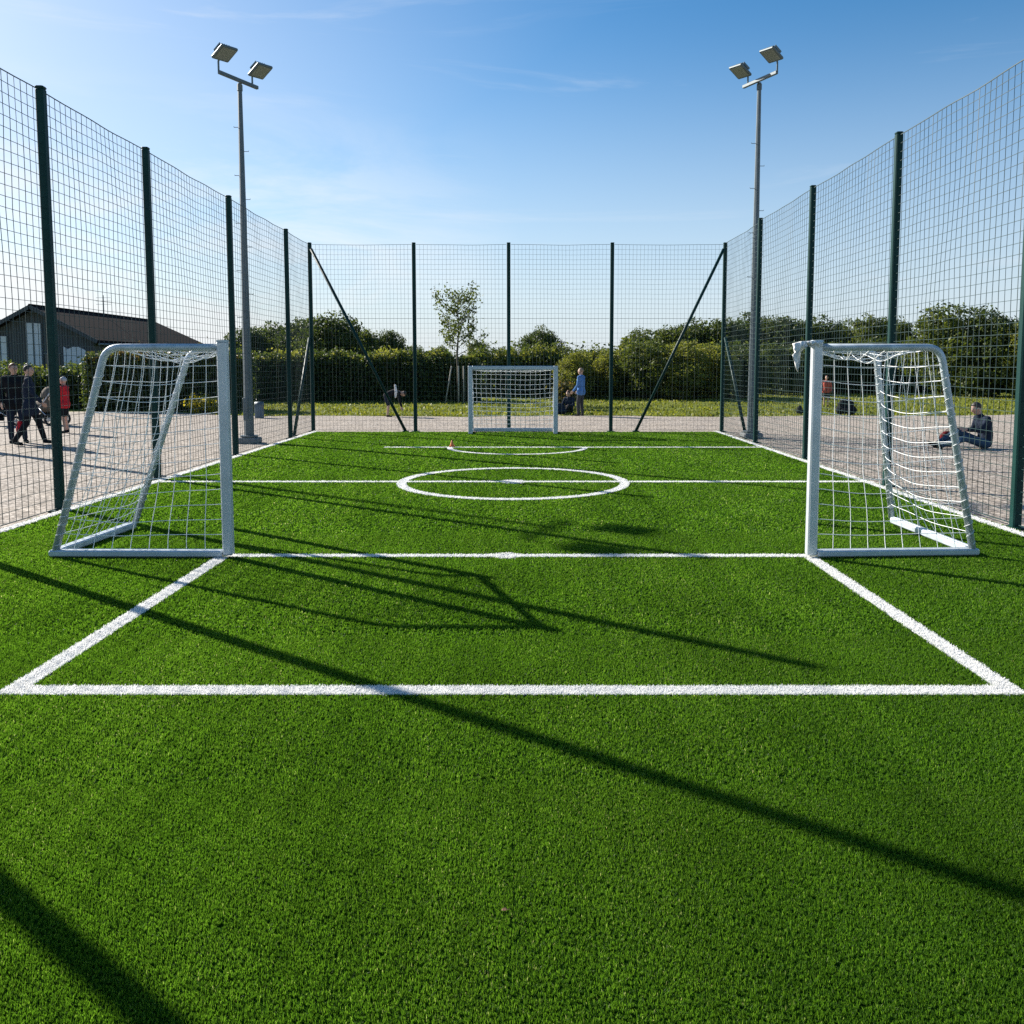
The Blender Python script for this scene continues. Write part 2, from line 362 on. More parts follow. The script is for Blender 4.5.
# plain sheets under the white fibres
def strip(pts, w):
    b = MB(); n = len(pts); vs = []
    for i, p in enumerate(pts):
        t = nz((*(Vector(pts[min(i+1,n-1)])-Vector(pts[max(i-1,0)])), 0)); q = Vector((-t.y, t.x, 0))
        vs += [Vector((*p,0))+q*w/2, Vector((*p,0))-q*w/2]
    return vs, [(2*i, 2*i+1, 2*i+3, 2*i+2) for i in range(n-1)]
def arc(cx, cy, r, a0, a1, n): return [(cx+r*math.cos(R(a0+(a1-a0)*i/n)), cy+r*math.sin(R(a0+(a1-a0)*i/n))) for i in range(n+1)]
SH = {0:[([(-5.42,-8),(-5.42,PY1)],.12)], 1:[([(5.1,-8),(5.1,PY1)],.12)],
      2:[([(-2.75,4.3),(2.643,4.3)],.116), ([(-2.69,4.358),(-2.69,7.42)],.116), ([(2.585,4.358),(2.585,7.42)],.116)],
      3:[([(-2.66,7.45),(2.6,7.45)],.1)], 4:[([(-5.39,12.3),(5.04,12.3)],.12)],
      5:[(arc(CX,CY,CR,0,360,72),.14)], 6:[([(-2.9,17.55),(5.04,17.55)],.12)], 7:[(arc(AX,AY,AR,182.5,357.5,36),.11)]}
# fibres: tufts of splayed blades, finer and denser towards the near end
def tufts(x0, x1, y0, y1, dens, wedge=None):
    c = dens**-.5; nx, ny = int((x1-x0)/c), int((y1-y0)/c)   # loosely stitched rows
    gx, gy = np.meshgrid(np.arange(nx), np.arange(ny)); n = nx*ny
    x = x0+(gx.ravel()+RNG.uniform(-.25,1.25,n))*(x1-x0)/nx; y = y0+(gy.ravel()+RNG.uniform(-.25,1.25,n))*(y1-y0)/ny
    if wedge:
        k = np.abs(x) < wedge[0]*y+wedge[1]
        if len(wedge) == 3: k = ~k
        x, y = x[k], y[k]
    return x, y
zones = [  # x0,x1,y0,y1, tufts per m2, blades per tuft, width, height, splay
    (-3.1,3.1,1.2,3.3, 13500, 6, .0023, .016, .007, (.70,.35)),
    (PX0,PX1,3.3,5.2, 6200, 6, .0032, .018, .010, (.78,.8)),
    (PX0,PX1,5.2,8.5, 2500, 6, .0052, .020, .014, None),
    (PX0,PX1,8.5,13.5, 700, 6, .0100, .022, .026, None),
    (PX0,PX1,13.5,PY1, 330, 6, .0160, .023, .036, None),
    (PX0,PX1,1.2,3.3, 2000, 6, .0055, .019, .014, (.70,.35,1)), (PX0,PX1,3.3,5.2, 2000, 6, .0058, .020, .015, (.78,.8,1)),
    (PX0,PX1,-2,1.2, 1200, 6, .0065, .020, .018, None), (PX0,PX1,-8,-2, 120, 5, .015, .026, .05, None),
]
Vg = {i: [] for i in range(-1, 8)}; Tg = {i: [] for i in range(-1, 8)}
for (x0,x1,y0,y1,dens,nb,wd,ht,spl,wedge) in zones:
    tx, ty = tufts(x0,x1,y0,y1,dens,wedge)
    nT = len(tx)
    ttone = np.clip(RNG.normal(.45,.16,nT), 0, 1)
    lean = RNG.uniform(0, 2*np.pi, nT)
    x = np.repeat(tx, nb)+RNG.normal(0, spl*.35, nT*nb); y = np.repeat(ty, nb)+RNG.normal(0, spl*.35, nT*nb)
    n = len(x)
    h = ht*RNG.uniform(.65, 1.1, n); w = wd*RNG.uniform(.7,1.3,n)
    ang = RNG.uniform(0, 2*np.pi, n); az = np.where(RNG.random(n) < .45, np.repeat(lean, nb), RNG.uniform(0,2*np.pi,n))
    tilt = np.abs(RNG.normal(.0,.45,n)); tilt = np.clip(tilt, 0, 1.0)
    ux, uy = np.cos(ang)*w/2, np.sin(ang)*w/2
    dx, dy = np.cos(az)*np.sin(tilt)*h, np.sin(az)*np.sin(tilt)*h; dz = np.cos(tilt)*h
    P = np.zeros((n,5,3), np.float32)
    P[:,0] = np.stack([x-ux, y-uy, 0*x], 1); P[:,1] = np.stack([x+ux, y+uy, 0*x], 1)
    P[:,2] = np.stack([x+ux*.85+dx*.42, y+uy*.85+dy*.42, dz*.62], 1); P[:,3] = np.stack([x-ux*.85+dx*.42, y-uy*.85+dy*.42, dz*.62], 1)
    P[:,4] = np.stack([x+dx, y+dy, np.maximum(dz*.95, .004)], 1)
    tone = np.clip(np.repeat(ttone, nb)*.62+RNG.normal(.18,.11,n), 0, .93)
    sp = RNG.random(n) < .016; tone[sp] = RNG.uniform(.94,1,sp.sum())
    # mown-looking grain of the pile: a faint long streak pattern of slightly different yarn
    tone = np.clip(tone+.05*np.sin(x*2.3+1.3*np.sin(y*.8))+.035*np.sin(x*9+y*1.5), 0, 1)
    cls = which(x, y, RNG.normal(0,.004,n)*np.clip(y/5,.6,2))
    inside = (x > PX0) & (x < PX1) & (y < PY1)
    seam = (np.abs(x+.03+.004*np.sin(y*9)) < .0022) & (cls < 0) & (y > 1.9) & (y < 3.1)
    keep = inside & ~seam
    if dens < 2000: keep &= ~((cls >= 0) & False)
    for c in range(-1, 8):
        k = keep & (cls == c)
        if k.any(): Vg[c].append(P[k]); Tg[c].append(tone[k])
# extra white fibres so that the lines are closed
def extra(c, x0, x1, y0, y1, dens, wd, ht):
    n = int((x1-x0)*(y1-y0)*dens); x = RNG.uniform(x0,x1,n); y = RNG.uniform(y0,y1,n)
    cl = which(x, y, RNG.normal(0,.005,n)); k = cl == c; x, y = x[k], y[k]; n = len(x)
    if n == 0: return
    h = ht*RNG.uniform(.7,1.1,n); w = wd*RNG.uniform(.7,1.3,n); ang = RNG.uniform(0,6.283,n); az = RNG.uniform(0,6.283,n); tilt = np.abs(RNG.normal(0,.5,n))
    ux, uy = np.cos(ang)*w/2, np.sin(ang)*w/2; dx, dy, dz = np.cos(az)*np.sin(tilt)*h, np.sin(az)*np.sin(tilt)*h, np.cos(tilt)*h
    P = np.zeros((n,5,3), np.float32)
    P[:,0] = np.stack([x-ux,y-uy,0*x],1); P[:,1] = np.stack([x+ux,y+uy,0*x],1)
    P[:,2] = np.stack([x+ux*.85+dx*.42,y+uy*.85+dy*.42,dz*.62],1); P[:,3] = np.stack([x-ux*.85+dx*.42,y-uy*.85+dy*.42,dz*.62],1)
    P[:,4] = np.stack([x+dx,y+dy,np.maximum(dz*.95,.004)],1)
    Vg[c].append(P); Tg[c].append(RNG.random(n))
extra(2, -2.82,2.75, 4.18,4.44, 30000, .0045, .020)
extra(2, -2.82,-2.58, 4.2,7.5, 14000, .006, .021); extra(2, 2.5,2.75, 4.2,7.5, 14000, .006, .021)
extra(3, -2.8,2.8, 7.3,7.6, 10000, .008, .022)
extra(4, -5.5,5.2, 12.1,12.5, 4500, .013, .024); extra(5, -2,1.8, 10.4,14.2, 4500, .013, .024)
extra(6, -4,5.2, 17.4,17.7, 3000, .018, .025); extra(7, -1.7,1.5, 16,17.6, 3000, .018, .025)
extra(0, -5.55,-5.35, 2,22, 3500, .014, .023); extra(1, 5.0,5.2, 2,22, 3500, .014, .023)
def blade_mesh(name, Ps, Ts, mat):
    P = np.concatenate(Ps); T = np.concatenate(Ts); n = len(P); i = np.arange(n)[:,None]*5
    return np_mesh(name, P.reshape(-1,3), i+np.array([[0,1,2,3]]), i+np.array([[3,2,4]]), mat, np.repeat(T,5))
tag(link('turf_fibres', blade_mesh('turf_fibres', Vg[-1], Tg[-1], M['turf'])), 'short dark green artificial turf covering the caged pitch', 'artificial grass', kind='stuff')
for c in range(8):
    o = link(MARK[c], blade_mesh(MARK[c], Vg[c], Tg[c], M['turf_white'])); tag(o, kind='structure')
    b = MB()
    for pts, w in SH[c]:
        vv, ff = strip(pts, w); b.add([(q.x,q.y,.004+.0012*c) for q in vv], ff)
    me = b.mesh('marking_sheet', M['line_sheet'])
    s = link('line_backing', me, o)

# ------------------------------------------------------------------ ball-stop fences
FXL, FXR, FYB, FH = -5.55, 5.31, 22.2, 4.90
def wob(u, z, s):
    return (.008*math.sin(u*1.7+s)+.006*math.sin(z*2.3+u*.9+2*s)+.008*math.sin(u*5.1+z*3.1), .005*math.sin(u*2.9+z*1.3+s)+.006*math.sin(z*5+u*4))
def net_panel(name, parent, base, du, length, dn, su, sz, seed, wr=.0036, rope=False, fh=4.90):
    """base corner, unit direction along the fence, out-of-plane direction; cells su x sz"""
    base = Vector(base); du = Vector(du); dn = Vector(dn); b = MB()
    def P(u, z):
        k = math.sin(math.pi*min(max(u/length,0),1))*min(1,z/.4)
        a, c = wob(u, z, seed)
        top = .014*k*(z/FH)**6     # the net sags a little between post tops
        return base+du*(u+.6*c*k)+dn*(a*k)+Vector((0,0,z-top+c*.6*k))
    H = fh-.02
    nu = max(2, round(length/su)); nzz = round(H/sz)
    for i in range(nu+1):
        u = length*i/nu
        if i in (0, nu): continue
        b.tube([P(u, .02+(H-.02)*k/10) for k in range(11)], wr, 4, cap=False)
    ns = max(6, round(length/.22))
    for j in range(nzz+1):
        z = .02+(H-.02)*j/nzz
        edge = j in (0, nzz) or (rope and j == round(nzz*.61))
        b.tube([P(length*k/ns, z) for k in range(ns+1)], wr*(1.9 if edge else 1.0), 4, cap=False)
    o = b.build(name, M['wire'], parent)
    return o
def fence_post(parent, x, y, h=FH, w=.095):
    b = MB(); b.box((x,y,h/2-.02), (w,w,h+.04), bev=.014)
    o = b.build('post', M['post'], parent)
    c = MB(); c.box((x,y,h+.013), (w+.004,w+.004,.03), bev=.012); c.build('post_cap', M['post'], o)
    c = MB(); c.box((x,y,.004-.02), (w+.1,w+.1,.02), bev=.004); c.build('foot_plate', M['post'], o)
    return o
left = thing('ball_stop_fence', 'tall green netting fence along the side of the barn and the walking men', 'fence', (FXL,10,0), group='netting fences round the pitch')
right = thing('ball_stop_fence', 'tall green netting fence along the side where a man sits on the gravel', 'fence', (FXR,10,0), group='netting fences round the pitch')
back = thing('ball_stop_fence', 'tall green netting fence behind the small front-facing goal, with slanting corner braces', 'fence', (0,FYB,0), group='netting fences round the pitch')
def under(parent):  # parts keep world coordinates
    for c in parent.children: c.matrix_parent_inverse = Matrix.Translation(-parent.location)
LY = [2.4, 5.43, 7.85, 9.95, 12.65, 16.15, 20.0, FYB]; RY = [2.2, 5.4, 8.9, 12.1, 15.6, 18.97, FYB]
for i, y in enumerate(LY):
    fence_post(left, FXL, y)
    if i: net_panel('net_panel', left, (FXL+.0, LY[i-1]+.05, 0), (0,1,0), y-LY[i-1]-.1, (1,0,0), .12, .122, i*1.3)
for i, y in enumerate(RY):
    fence_post(right, FXR, y, FH+.07 if y < 22 else FH)
    if i: net_panel('net_panel', right, (FXR, RY[i-1]+.05, 0), (0,1,0), y-RY[i-1]-.1, (1,0,0), .12, .122, 9+i*1.7, fh=4.97 if i < len(RY)-1 else 4.93)
BX = [FXL, -2.83, -.35, 2.36, FXR]
for i, x in enumerate(BX):
    if 0 < i < 4: fence_post(back, x, FYB)
    if i: net_panel('net_panel', back, (BX[i-1]+.06, FYB, 0), (1,0,0), x-BX[i-1]-.12, (0,-1,0), .097, .128, 20+i*2.1, wr=.0029, rope=True)
def brace(parent, a, b_, r=.04, name='brace'):
    b = MB(); b.tube([a, b_], r, 10); o = b.build(name, M['post'], parent, True)
    f = MB(); d = (Vector(b_)-Vector(a)).normalized(); f.box(Vector(b_)+Vector((0,0,.0)), (.16,.14,.03), bev=.005); f.build('foot_plate', M['post'], o)
    return o
brace(back, (FXL+.06, FYB-.09, 4.75), (-3.05, FYB-.32, .01)); brace(back, (FXR-.06, FYB-.09, 4.75), (2.98, FYB-.32, .01))
brace(left, (FXL-.03, FYB-.08, 2.45), (FXL-.12, 20.75, -.02)); brace(right, (FXR+.03, FYB-.08, 2.45), (FXR+.22, 20.6, -.02))
for p in (left, right, back): under(p)

# ------------------------------------------------------------------ floodlight masts
def floodlight(parent, c, nrm, yaw):
    z = nz(nrm); x = nz((math.cos(yaw), math.sin(yaw), 0)); x = (x-z*x.dot(z)).normalized(); y = z.cross(x); m = Matrix((x,y,z)).transposed(); c = Vector(c)
    b = MB(); b.box(c, (.45,.40,.055), m, .018); b.box(c-z*.06, (.28,.22,.08), m, .03)
    for k in range(5): b.box(c-z*.125+x*(-.13+.065*k), (.012,.22,.05), m)
    o = b.build('floodlight', M['lamp_body'], parent)
    g = MB(); g.box(c+z*.029, (.37,.32,.008), m, .003); g.build('lamp_glass', M['lamp_glass'], o)
    return o
def mast(px, py_base, Y, X, side, label, H=7.9):
    t = thing('floodlight_mast', label, 'floodlight', (X,Y,0), group='floodlight masts beside the pitch')
    b = MB(); n = 14
    b.tube([(X,Y,.12+(H-.12)*k/n) for k in range(n+1)], [.108-.062*k/n for k in range(n+1)], 8); b.build('mast', M['galv'], t)
    b = MB(); b.box((X,Y,.03), (.46,.46,.14), bev=.03); b.build('concrete_foot', M['concrete'], t)
    b = MB(); b.tube([(X,Y,.115),(X,Y,.15)], .2, 12); b.build('base_flange', M['galv'], t)
    b = MB(); b.box((X-side*.02,Y-.16,.75), (.1,.03,.5), bev=.008); b.build('access_hatch', M['galv'], t)
    for k in range(9):
        b = MB(); z = 2.8+.52*k; s = 1 if k % 2 else -1; rr_ = .108-.062*(z/H)
        b.tube([(X+s*rr_*.9,Y,z),(X+s*(rr_+.10),Y,z),(X+s*(rr_+.10),Y,z+.02)], .007, 5)
        b.build('step_peg', M['galv'], t)
    a0 = Vector((X-side*.20, Y-.72, H+.0)); a1 = Vector((X+side*.30, Y+.30, H+.0))   # cross arm runs mostly along the touchline
    b = MB(); d = (a1-a0).normalized(); sd = d.cross(Vector((0,0,1))); mm = Matrix((d, sd, Vector((0,0,1)))).transposed()
    b.box((a0+a1)/2, ((a1-a0).length,.07,.07), mm, .008); b.tube([(X,Y,H-.16),(X,Y,H-.03)], .06, 8); b.build('cross_arm', M['galv'], t)
    nr = Vector((side*.50,-.16,-.84))
    for p, off in ((a0, Vector((side*.16,-.06,.36))), (a1-d*.16, Vector((side*.20,-.05,.30)))):
        f = floodlight(t, p+off, nr, R(60)*side)
        b = MB(); b.tube([p+Vector((0,0,.02)), p+Vector((0,0,.22)), p+off*.8-nr*.10], .02, 6); b.build('bracket', M['lamp_body'], f)
    for c in t.children: c.matrix_parent_inverse = Matrix.Translation(-t.location)
    return t
mast(251, 441, 18.96, -6.20, 1, 'galvanised floodlight mast with two lamps beyond the fence on the barn side')
mast(752, 436, 20.3, 5.58, -1, 'galvanised floodlight mast with two lamps beyond the fence on the seated man\'s side', 8.35)
mast(-25, 445, 17.5, -11.55, 1, 'galvanised floodlight mast on the yard nearest the walking men, outside the picture', 8.0)

# ------------------------------------------------------------------ goals
def net_quad(b, c00, c10, c11, c01, n, nu, nv, sag, r=.0032, seed=0, droop=.0):
    """cords over a bilinear patch; sag pushes along n, droop along -z"""
    c00, c10, c11, c01, n = map(Vector, (c00,c10,c11,c01,n))
    def P(u, v):
        p = (c00*(1-u)+c10*u)*(1-v)+(c01*(1-u)+c11*u)*v
        k = 16*u*(1-u)*v*(1-v); e = (4*u*(1-u)*4*v*(1-v))**.5
        w = .020*math.sin(9*u+seed+3*v)+.016*math.sin(13*v+2*seed-5*u)
        t = .012*math.sin(11*v+seed)*e
        return p+n*(sag*k+w*e)+(c10-c00).normalized()*t-Vector((0,0,1))*(droop*k+.012*e*math.sin(7*u+3*seed))
    for i in range(nu+1):
        b.tube([P(i/nu, k/(nv*2)) for k in range(nv*2+1)], r, 5, cap=False)
    for j in range(nv+1):
        b.tube([P(k/(nu*3), j/nv) for k in range(nu*3+1)], r, 5, cap=False)
    for i in range(1, nu):
        for j in range(1, nv):
            b.ell(P(i/nu, j/nv), (.0058,)*3, None, 5, 4)
def bend(a, c, d, r=.13, n=6):
    """polyline a->c->d with a rounded corner at c"""
    a, c, d = map(Vector, (a,c,d)); p = c+(a-c).normalized()*r; q = c+(d-c).normalized()*r; pts = [a]
    for k in range(n+1):
        t = k/n; pts.append(p*(1-t)**2+c*2*t*(1-t)+q*t*t)
    return pts+[d]
def box_post(mb, a, c, w, d, along):
    """rectangular profile bar between two points"""
    a, c = Vector(a), Vector(c); z = (c-a).normalized(); x = Vector(along); x = (x-z*x.dot(z)).normalized(); y = z.cross(x)
    mb.box((a+c)/2, (w, d, (c-a).length), Matrix((x,y,z)).transposed(), .012)
def side_goal(name, label, P1, P2, R1, R2, T1, T2, H, seed):
    """P = post feet, R = rear ends of the ground frame, T = rear ends of the top bars (near, far)"""
    t = thing(name, label, 'goal', (P1[0],P1[1],0), group='portable goals on the pitch')
    v = lambda p, z: Vector((p[0],p[1],z))
    al = v(R1,0)-v(P1,0)
    for p in (P1, P2):
        b = MB(); box_post(b, v(p,.03), v(p,H), .088, .08, al); o = b.build('post', M['alu'], t)
        b = MB(); box_post(b, v(p,H), v(p,H+.006), .091, .083, al); b.build('end_cap', M['alu_scuff'], o)
    d = (v(P2,0)-v(P1,0)).normalized()
    b = MB(); box_post(b, v(P1,H-.045)+d*.044, v(P2,H-.045)-d*.044, .05, .055, (0,0,1)); b.build('crossbar', M['alu'], t)
    for p, tt, r in ((P1,T1,R1),(P2,T2,R2)):
        s = (v(tt,0)-v(p,0)).normalized()
        b = MB(); b.tube(bend(v(p,H-.05)+s*.045, v(tt,H-.05), v(r,.06), .13), .032, 12); o = b.build('side_frame', M['alu_scuff'], t, True)
        if p is P1: b = MB(); box_post(b, v(p,.042)+s*.05, v(r,.042)+s*.05, .06, .075, (0,0,1)); b.build('ground_bar', M['alu'], o)
        a = v(tt,H-.05).lerp(v(r,.06),.11); c = v(tt,H-.05).lerp(v(r,.06),.97); q = (c-a).normalized(); u = q.orthogonal().normalized(); w = q.cross(u); pts = []
        for k in range(241):
            f = k/240; aa = f*2*math.pi*19+.9*math.sin(f*23); pts.append(a+(c-a)*f+(u*math.cos(aa)+w*math.sin(aa))*(.0345+.004*math.sin(f*37)))
        b = MB(); b.tube(pts, .0026, 4); b.build('net_lacing', M['cord'], o)
    dd = (v(R2,0)-v(R1,0)).normalized()
    b = MB(); box_post(b, v(R1,.048)+dd*.045, v(R2,.048)-dd*.045, .065, .09, (0,0,1)); b.build('rear_bar', M['alu_scuff'], t)
    # net: two side panels, back panel, top panel
    b = MB(); nrm = (v(P1,0)-v(P2,0)).normalized(); rear = nz((al.x, al.y, 0)); z1 = .08; z2 = H-.07
    sy = -1 if seed else 1
    off = rear*.04
    net_quad(b, v(P1,z1)+off, v(R1,z1), v(T1,z2), v(P1,z2)+off, nrm, 9, 13, -.13, seed=seed+1, droop=.07)
    net_quad(b, v(R1,z1), v(R2,z1), v(T2,z2), v(T1,z2), rear, 10, 13, -.16, seed=seed+3, droop=.05)
    net_quad(b, v(T1,z2), v(T2,z2), v(P2,z2), v(P1,z2), (0,0,-1), 10, 7, .10, seed=seed+4)
    b.build('net', M['cord'], t)
    for c in t.children: c.matrix_parent_inverse = Matrix.Translation(-t.location)
    return t
gl = side_goal('portable_goal', 'white metal goal with sagging net beside the dark walking men, seen from its side', (-2.63,7.39), (-3.112,8.74), (-4.19,7.41), (-4.10,8.76), (-3.66,7.40), (-3.45,8.75), 1.93, 0)
gr = side_goal('portable_goal', 'white metal goal with a white cloth on its post, before the seated man', (2.59,7.39), (3.155,9.0), (4.08,7.47), (4.04,9.04), (3.70,7.44), (3.80,9.03), 1.93, 5)
# crumpled white cloth on the right goal
b = MB(); zt = 1.93
NU, NV = 26, 12; vs_ = []; fs_ = []
def cl(u, v, o):
    drop = .045+.018*math.sin(9*u)+.03*u+.17*math.exp(-((u-.90)/.085)**2)
    a = min(1, v*3); x = 2.625-.245*u-.018*v*math.sin(7*u)+.012*math.sin(15*v+5*u)*v
    z = zt+.010-.012*u-.045*max(0,u-.75)**.8-drop*v
    y = 7.352+.026*math.sin(21*u+4*v)*v*(.4+u)+.010*math.sin(47*u-9*v)*a-.030*math.sin(min(1,v*1.4)*math.pi)*.6
    return (x, y+o, z)
for o in (0, .010):
    for i in range(NU+1):
        for j in range(NV+1): vs_.append(cl(i/NU, j/NV, o if o == 0 else o+.05*max(0,1-j/NV*1.6)))
n1_ = (NU+1)*(NV+1)
for i in range(NU):
    for j in range(NV):
        q = i*(NV+1)+j; fs_ += [(q,q+1,q+NV+2,q+NV+1),(n1_+q,n1_+q+NV+1,n1_+q+NV+2,n1_+q+1)]
for i in range(NU):
    q = i*(NV+1); fs_.append((q,q+NV+1,n1_+q+NV+1,n1_+q)); q += NV; fs_.append((q,n1_+q,n1_+q+NV+1,q+NV+1))
for j in range(NV):
    fs_.append((j,n1_+j,n1_+j+1,j+1)); q = NU*(NV+1)+j; fs_.append((q,q+1,n1_+q+1,n1_+q))
b.add(vs_, fs_)
o = outward(b.build('white_cloth', M['cloth_white'], None, True)); tag(o, 'crumpled white cloth hanging from the top of a goal post', 'cloth')
# far goal, facing the camera
def front_goal():
    Yf, H = 20.95, 1.72; x0, x1 = X_at(470.5,Yf), X_at(555.5,Yf)
    t = thing('portable_goal', 'small white goal facing the viewer in front of the back fence', 'goal', ((x0+x1)/2,Yf,0), group='portable goals on the pitch')
    for x in (x0,x1):
        b = MB(); box_post(b, (x,Yf,.02), (x,Yf,H), .11, .1, (1,0,0)); b.build('post', M['alu'], t)
        b = MB(); b.tube(bend((x,Yf+.05,H-.05),(x,Yf+.42,H-.05),(x,Yf+.92,.06),.14), .03, 8); o = b.build('side_frame', M['alu_scuff'], t, True)
        b = MB(); box_post(b, (x,Yf+.05,.045), (x,Yf+.95,.045), .06,.07,(0,0,1)); b.build('ground_bar', M['alu'], o)
    b = MB(); box_post(b, (x0+.055,Yf,H-.05), (x1-.055,Yf,H-.05), .1,.1,(0,0,1)); b.build('crossbar', M['alu'], t)
    b = MB(); box_post(b, (x0+.04,Yf+.92,.05), (x1-.04,Yf+.92,.05), .09,.1,(0,0,1)); b.build('rear_bar', M['alu_scuff'], t)
    b = MB(); z1,z2 = .1,H-.1; yb, yt = Yf+.90, Yf+.42
    net_quad(b, (x0,yb,z1),(x1,yb,z1),(x1,yt,z2),(x0,yt,z2),(0,1,0),17,13,-.14,r=.0055,seed=3,droop=.04)
    net_quad(b, (x0,Yf+.04,z1),(x0,yb,z1),(x0,yt,z2),(x0,Yf+.04,z2),(1,0,0),6,13,.05,r=.0055,seed=4)
    net_quad(b, (x1,Yf+.04,z1),(x1,yb,z1),(x1,yt,z2),(x1,Yf+.04,z2),(-1,0,0),6,13,.05,r=.0055,seed=5)
    net_quad(b, (x0,yt,z2),(x1,yt,z2),(x1,Yf+.04,z2),(x0,Yf+.04,z2),(0,0,-1),17,4,.05,r=.0055,seed=6)
    b.build('net', M['cord'], t)
    for c in t.children: c.matrix_parent_inverse = Matrix.Translation(-t.location)
front_goal()

# ------------------------------------------------------------------ vegetation
def leaf_arrays(centres, normals, size, rng, aspect=.55, tone_mu=.45, tone_sd=.2, spread=.75):
    n = len(centres); d = rng.normal(size=(n,3)); d /= np.linalg.norm(d,axis=1)[:,None]
    nn = normals*(1-spread)+d*spread; nn /= np.linalg.norm(nn,axis=1)[:,None]+1e-9
    e = rng.normal(size=(n,3)); a = np.cross(nn,e); a /= np.linalg.norm(a,axis=1)[:,None]+1e-9; b = np.cross(nn,a)
    s = size*rng.uniform(.6,1.35,n)[:,None]
    P = np.zeros((n,4,3),np.float32)
    P[:,0] = centres-a*s*.5; P[:,1] = centres+b*s*.5*aspect-a*s*.05+nn*s*.06; P[:,2] = centres+a*s*.5; P[:,3] = centres-b*s*.5*aspect-a*s*.05+nn*s*.06
    return P, np.clip(rng.normal(tone_mu,tone_sd,n),0,1)
def leaf_mesh(name, P, T, mat):
    n = len(P); i = np.arange(n)[:,None]*4
    return np_mesh(name, P.reshape(-1,3), i+np.array([[0,1,2,3]]), None, mat, np.repeat(T,4))
def crown(rng, lobes, n, size, clump=.28, fill=.25, **kw):
    """leaves clustered in sprays over a set of ellipsoid lobes (x,y,z,rx,ry,rz)"""
    lob = np.array(lobes); wt = (lob[:,3]*lob[:,5]); wt = wt/wt.sum()
    nc = max(20, n//14); li = rng.choice(len(lob), nc, p=wt)
    d = rng.normal(size=(nc,3)); d /= np.linalg.norm(d,axis=1)[:,None]
    rad = np.where(rng.random(nc) < fill, rng.uniform(.35,.85,nc), rng.uniform(.84,1.0,nc))
    c = lob[li,:3]+d*lob[li,3:6]*rad[:,None]
    pick = rng.integers(0,nc,n)
    cs = np.clip(rng.normal(.0,.10,nc),-.25,.3)
    off = rng.normal(size=(n,3))*clump*np.array([1,1,.7])
    P, T = leaf_arrays(c[pick]+off, d[pick], size, rng, **kw)
    keep = (c[pick]+off)[:,2] > .05
    return P[keep], np.clip(T+cs[pick],0,1)[keep]
def trunk_mesh(name, h, r, rng, lobes, mat, limbs=6):
    b = MB(); pts = [(0,0,-.1)]; x = y = 0
    for k in range(1,7):
        x += rng.uniform(-.03,.03)*h*.3; y += rng.uniform(-.03,.03)*h*.3; pts.append((x,y,h*k/6))
    b.tube(pts, [r*1.35]+[r*(1-.13*k) for k in range(1,7)], 8)
    for k in range(min(limbs,len(lobes))):
        l = lobes[k]; s = Vector(pts[3+(k%3)]); e = Vector(l[:3]); mid = (s+e)/2+Vector((0,0,.12*h*.3))
        b.tube([s,mid,e], [r*.5,r*.33,r*.1], 6)
    return b.mesh(name, mat, True)
def tree_proto(seed, h, w, n, size, mat, low=.25, nl=9, flat=1.0):
    rng = np.random.default_rng(seed); lobes = []
    for k in range(nl):
        a = k*2.4+rng.uniform(-.4,.4); q = (k+.5)/nl; z = h*(low+.10+(.80-low)*q); rr_ = w*.5*(.62 if k else .2)*math.sin(math.pi*min(.95,.18+.75*q))**.7*rng.uniform(.7,1.1)
        s = w*rng.uniform(.22,.32)
        lobes.append((rr_*math.cos(a), rr_*math.sin(a), z, s, s, s*.82*flat))
    lobes.append((0,0,h*.80,w*.27,w*.27,h*.19)); lobes.append((0,0,h*.52,w*.36,w*.36,h*.24))
    P, T = crown(rng, lobes, n, size, clump=size*.85)
    return leaf_mesh('crown', P, T, mat), trunk_mesh('trunk', h*.72, .035*h*.9, rng, lobes, M['bark'])
def put_tree(protos, k, name, label, cat, group, x, y, s, rz, sx=1.0):
    t = thing(name, label, cat, (x,y,-.06), rz, group); t.scale = (s*sx, s*sx, s)
    link('crown', protos[k][0], t); link('trunk', protos[k][1], t); return t
protos = [tree_proto(1,6.5,5.6,13000,.30,M['leaf_dark']), tree_proto(2,6.5,5.0,12000,.29,M['leaf_mid']), tree_proto(3,6.5,7.2,15000,.30,M['leaf_dark'],flat=.9),
          tree_proto(4,6.5,6.0,13000,.29,M['leaf_mid'],low=.08,nl=11), tree_proto(5,6.5,5.2,13000,.23,M['leaf_light'],low=.02,nl=11), tree_proto(6,6.5,6.4,15000,.28,M['leaf_dark'],low=.02,nl=12)]
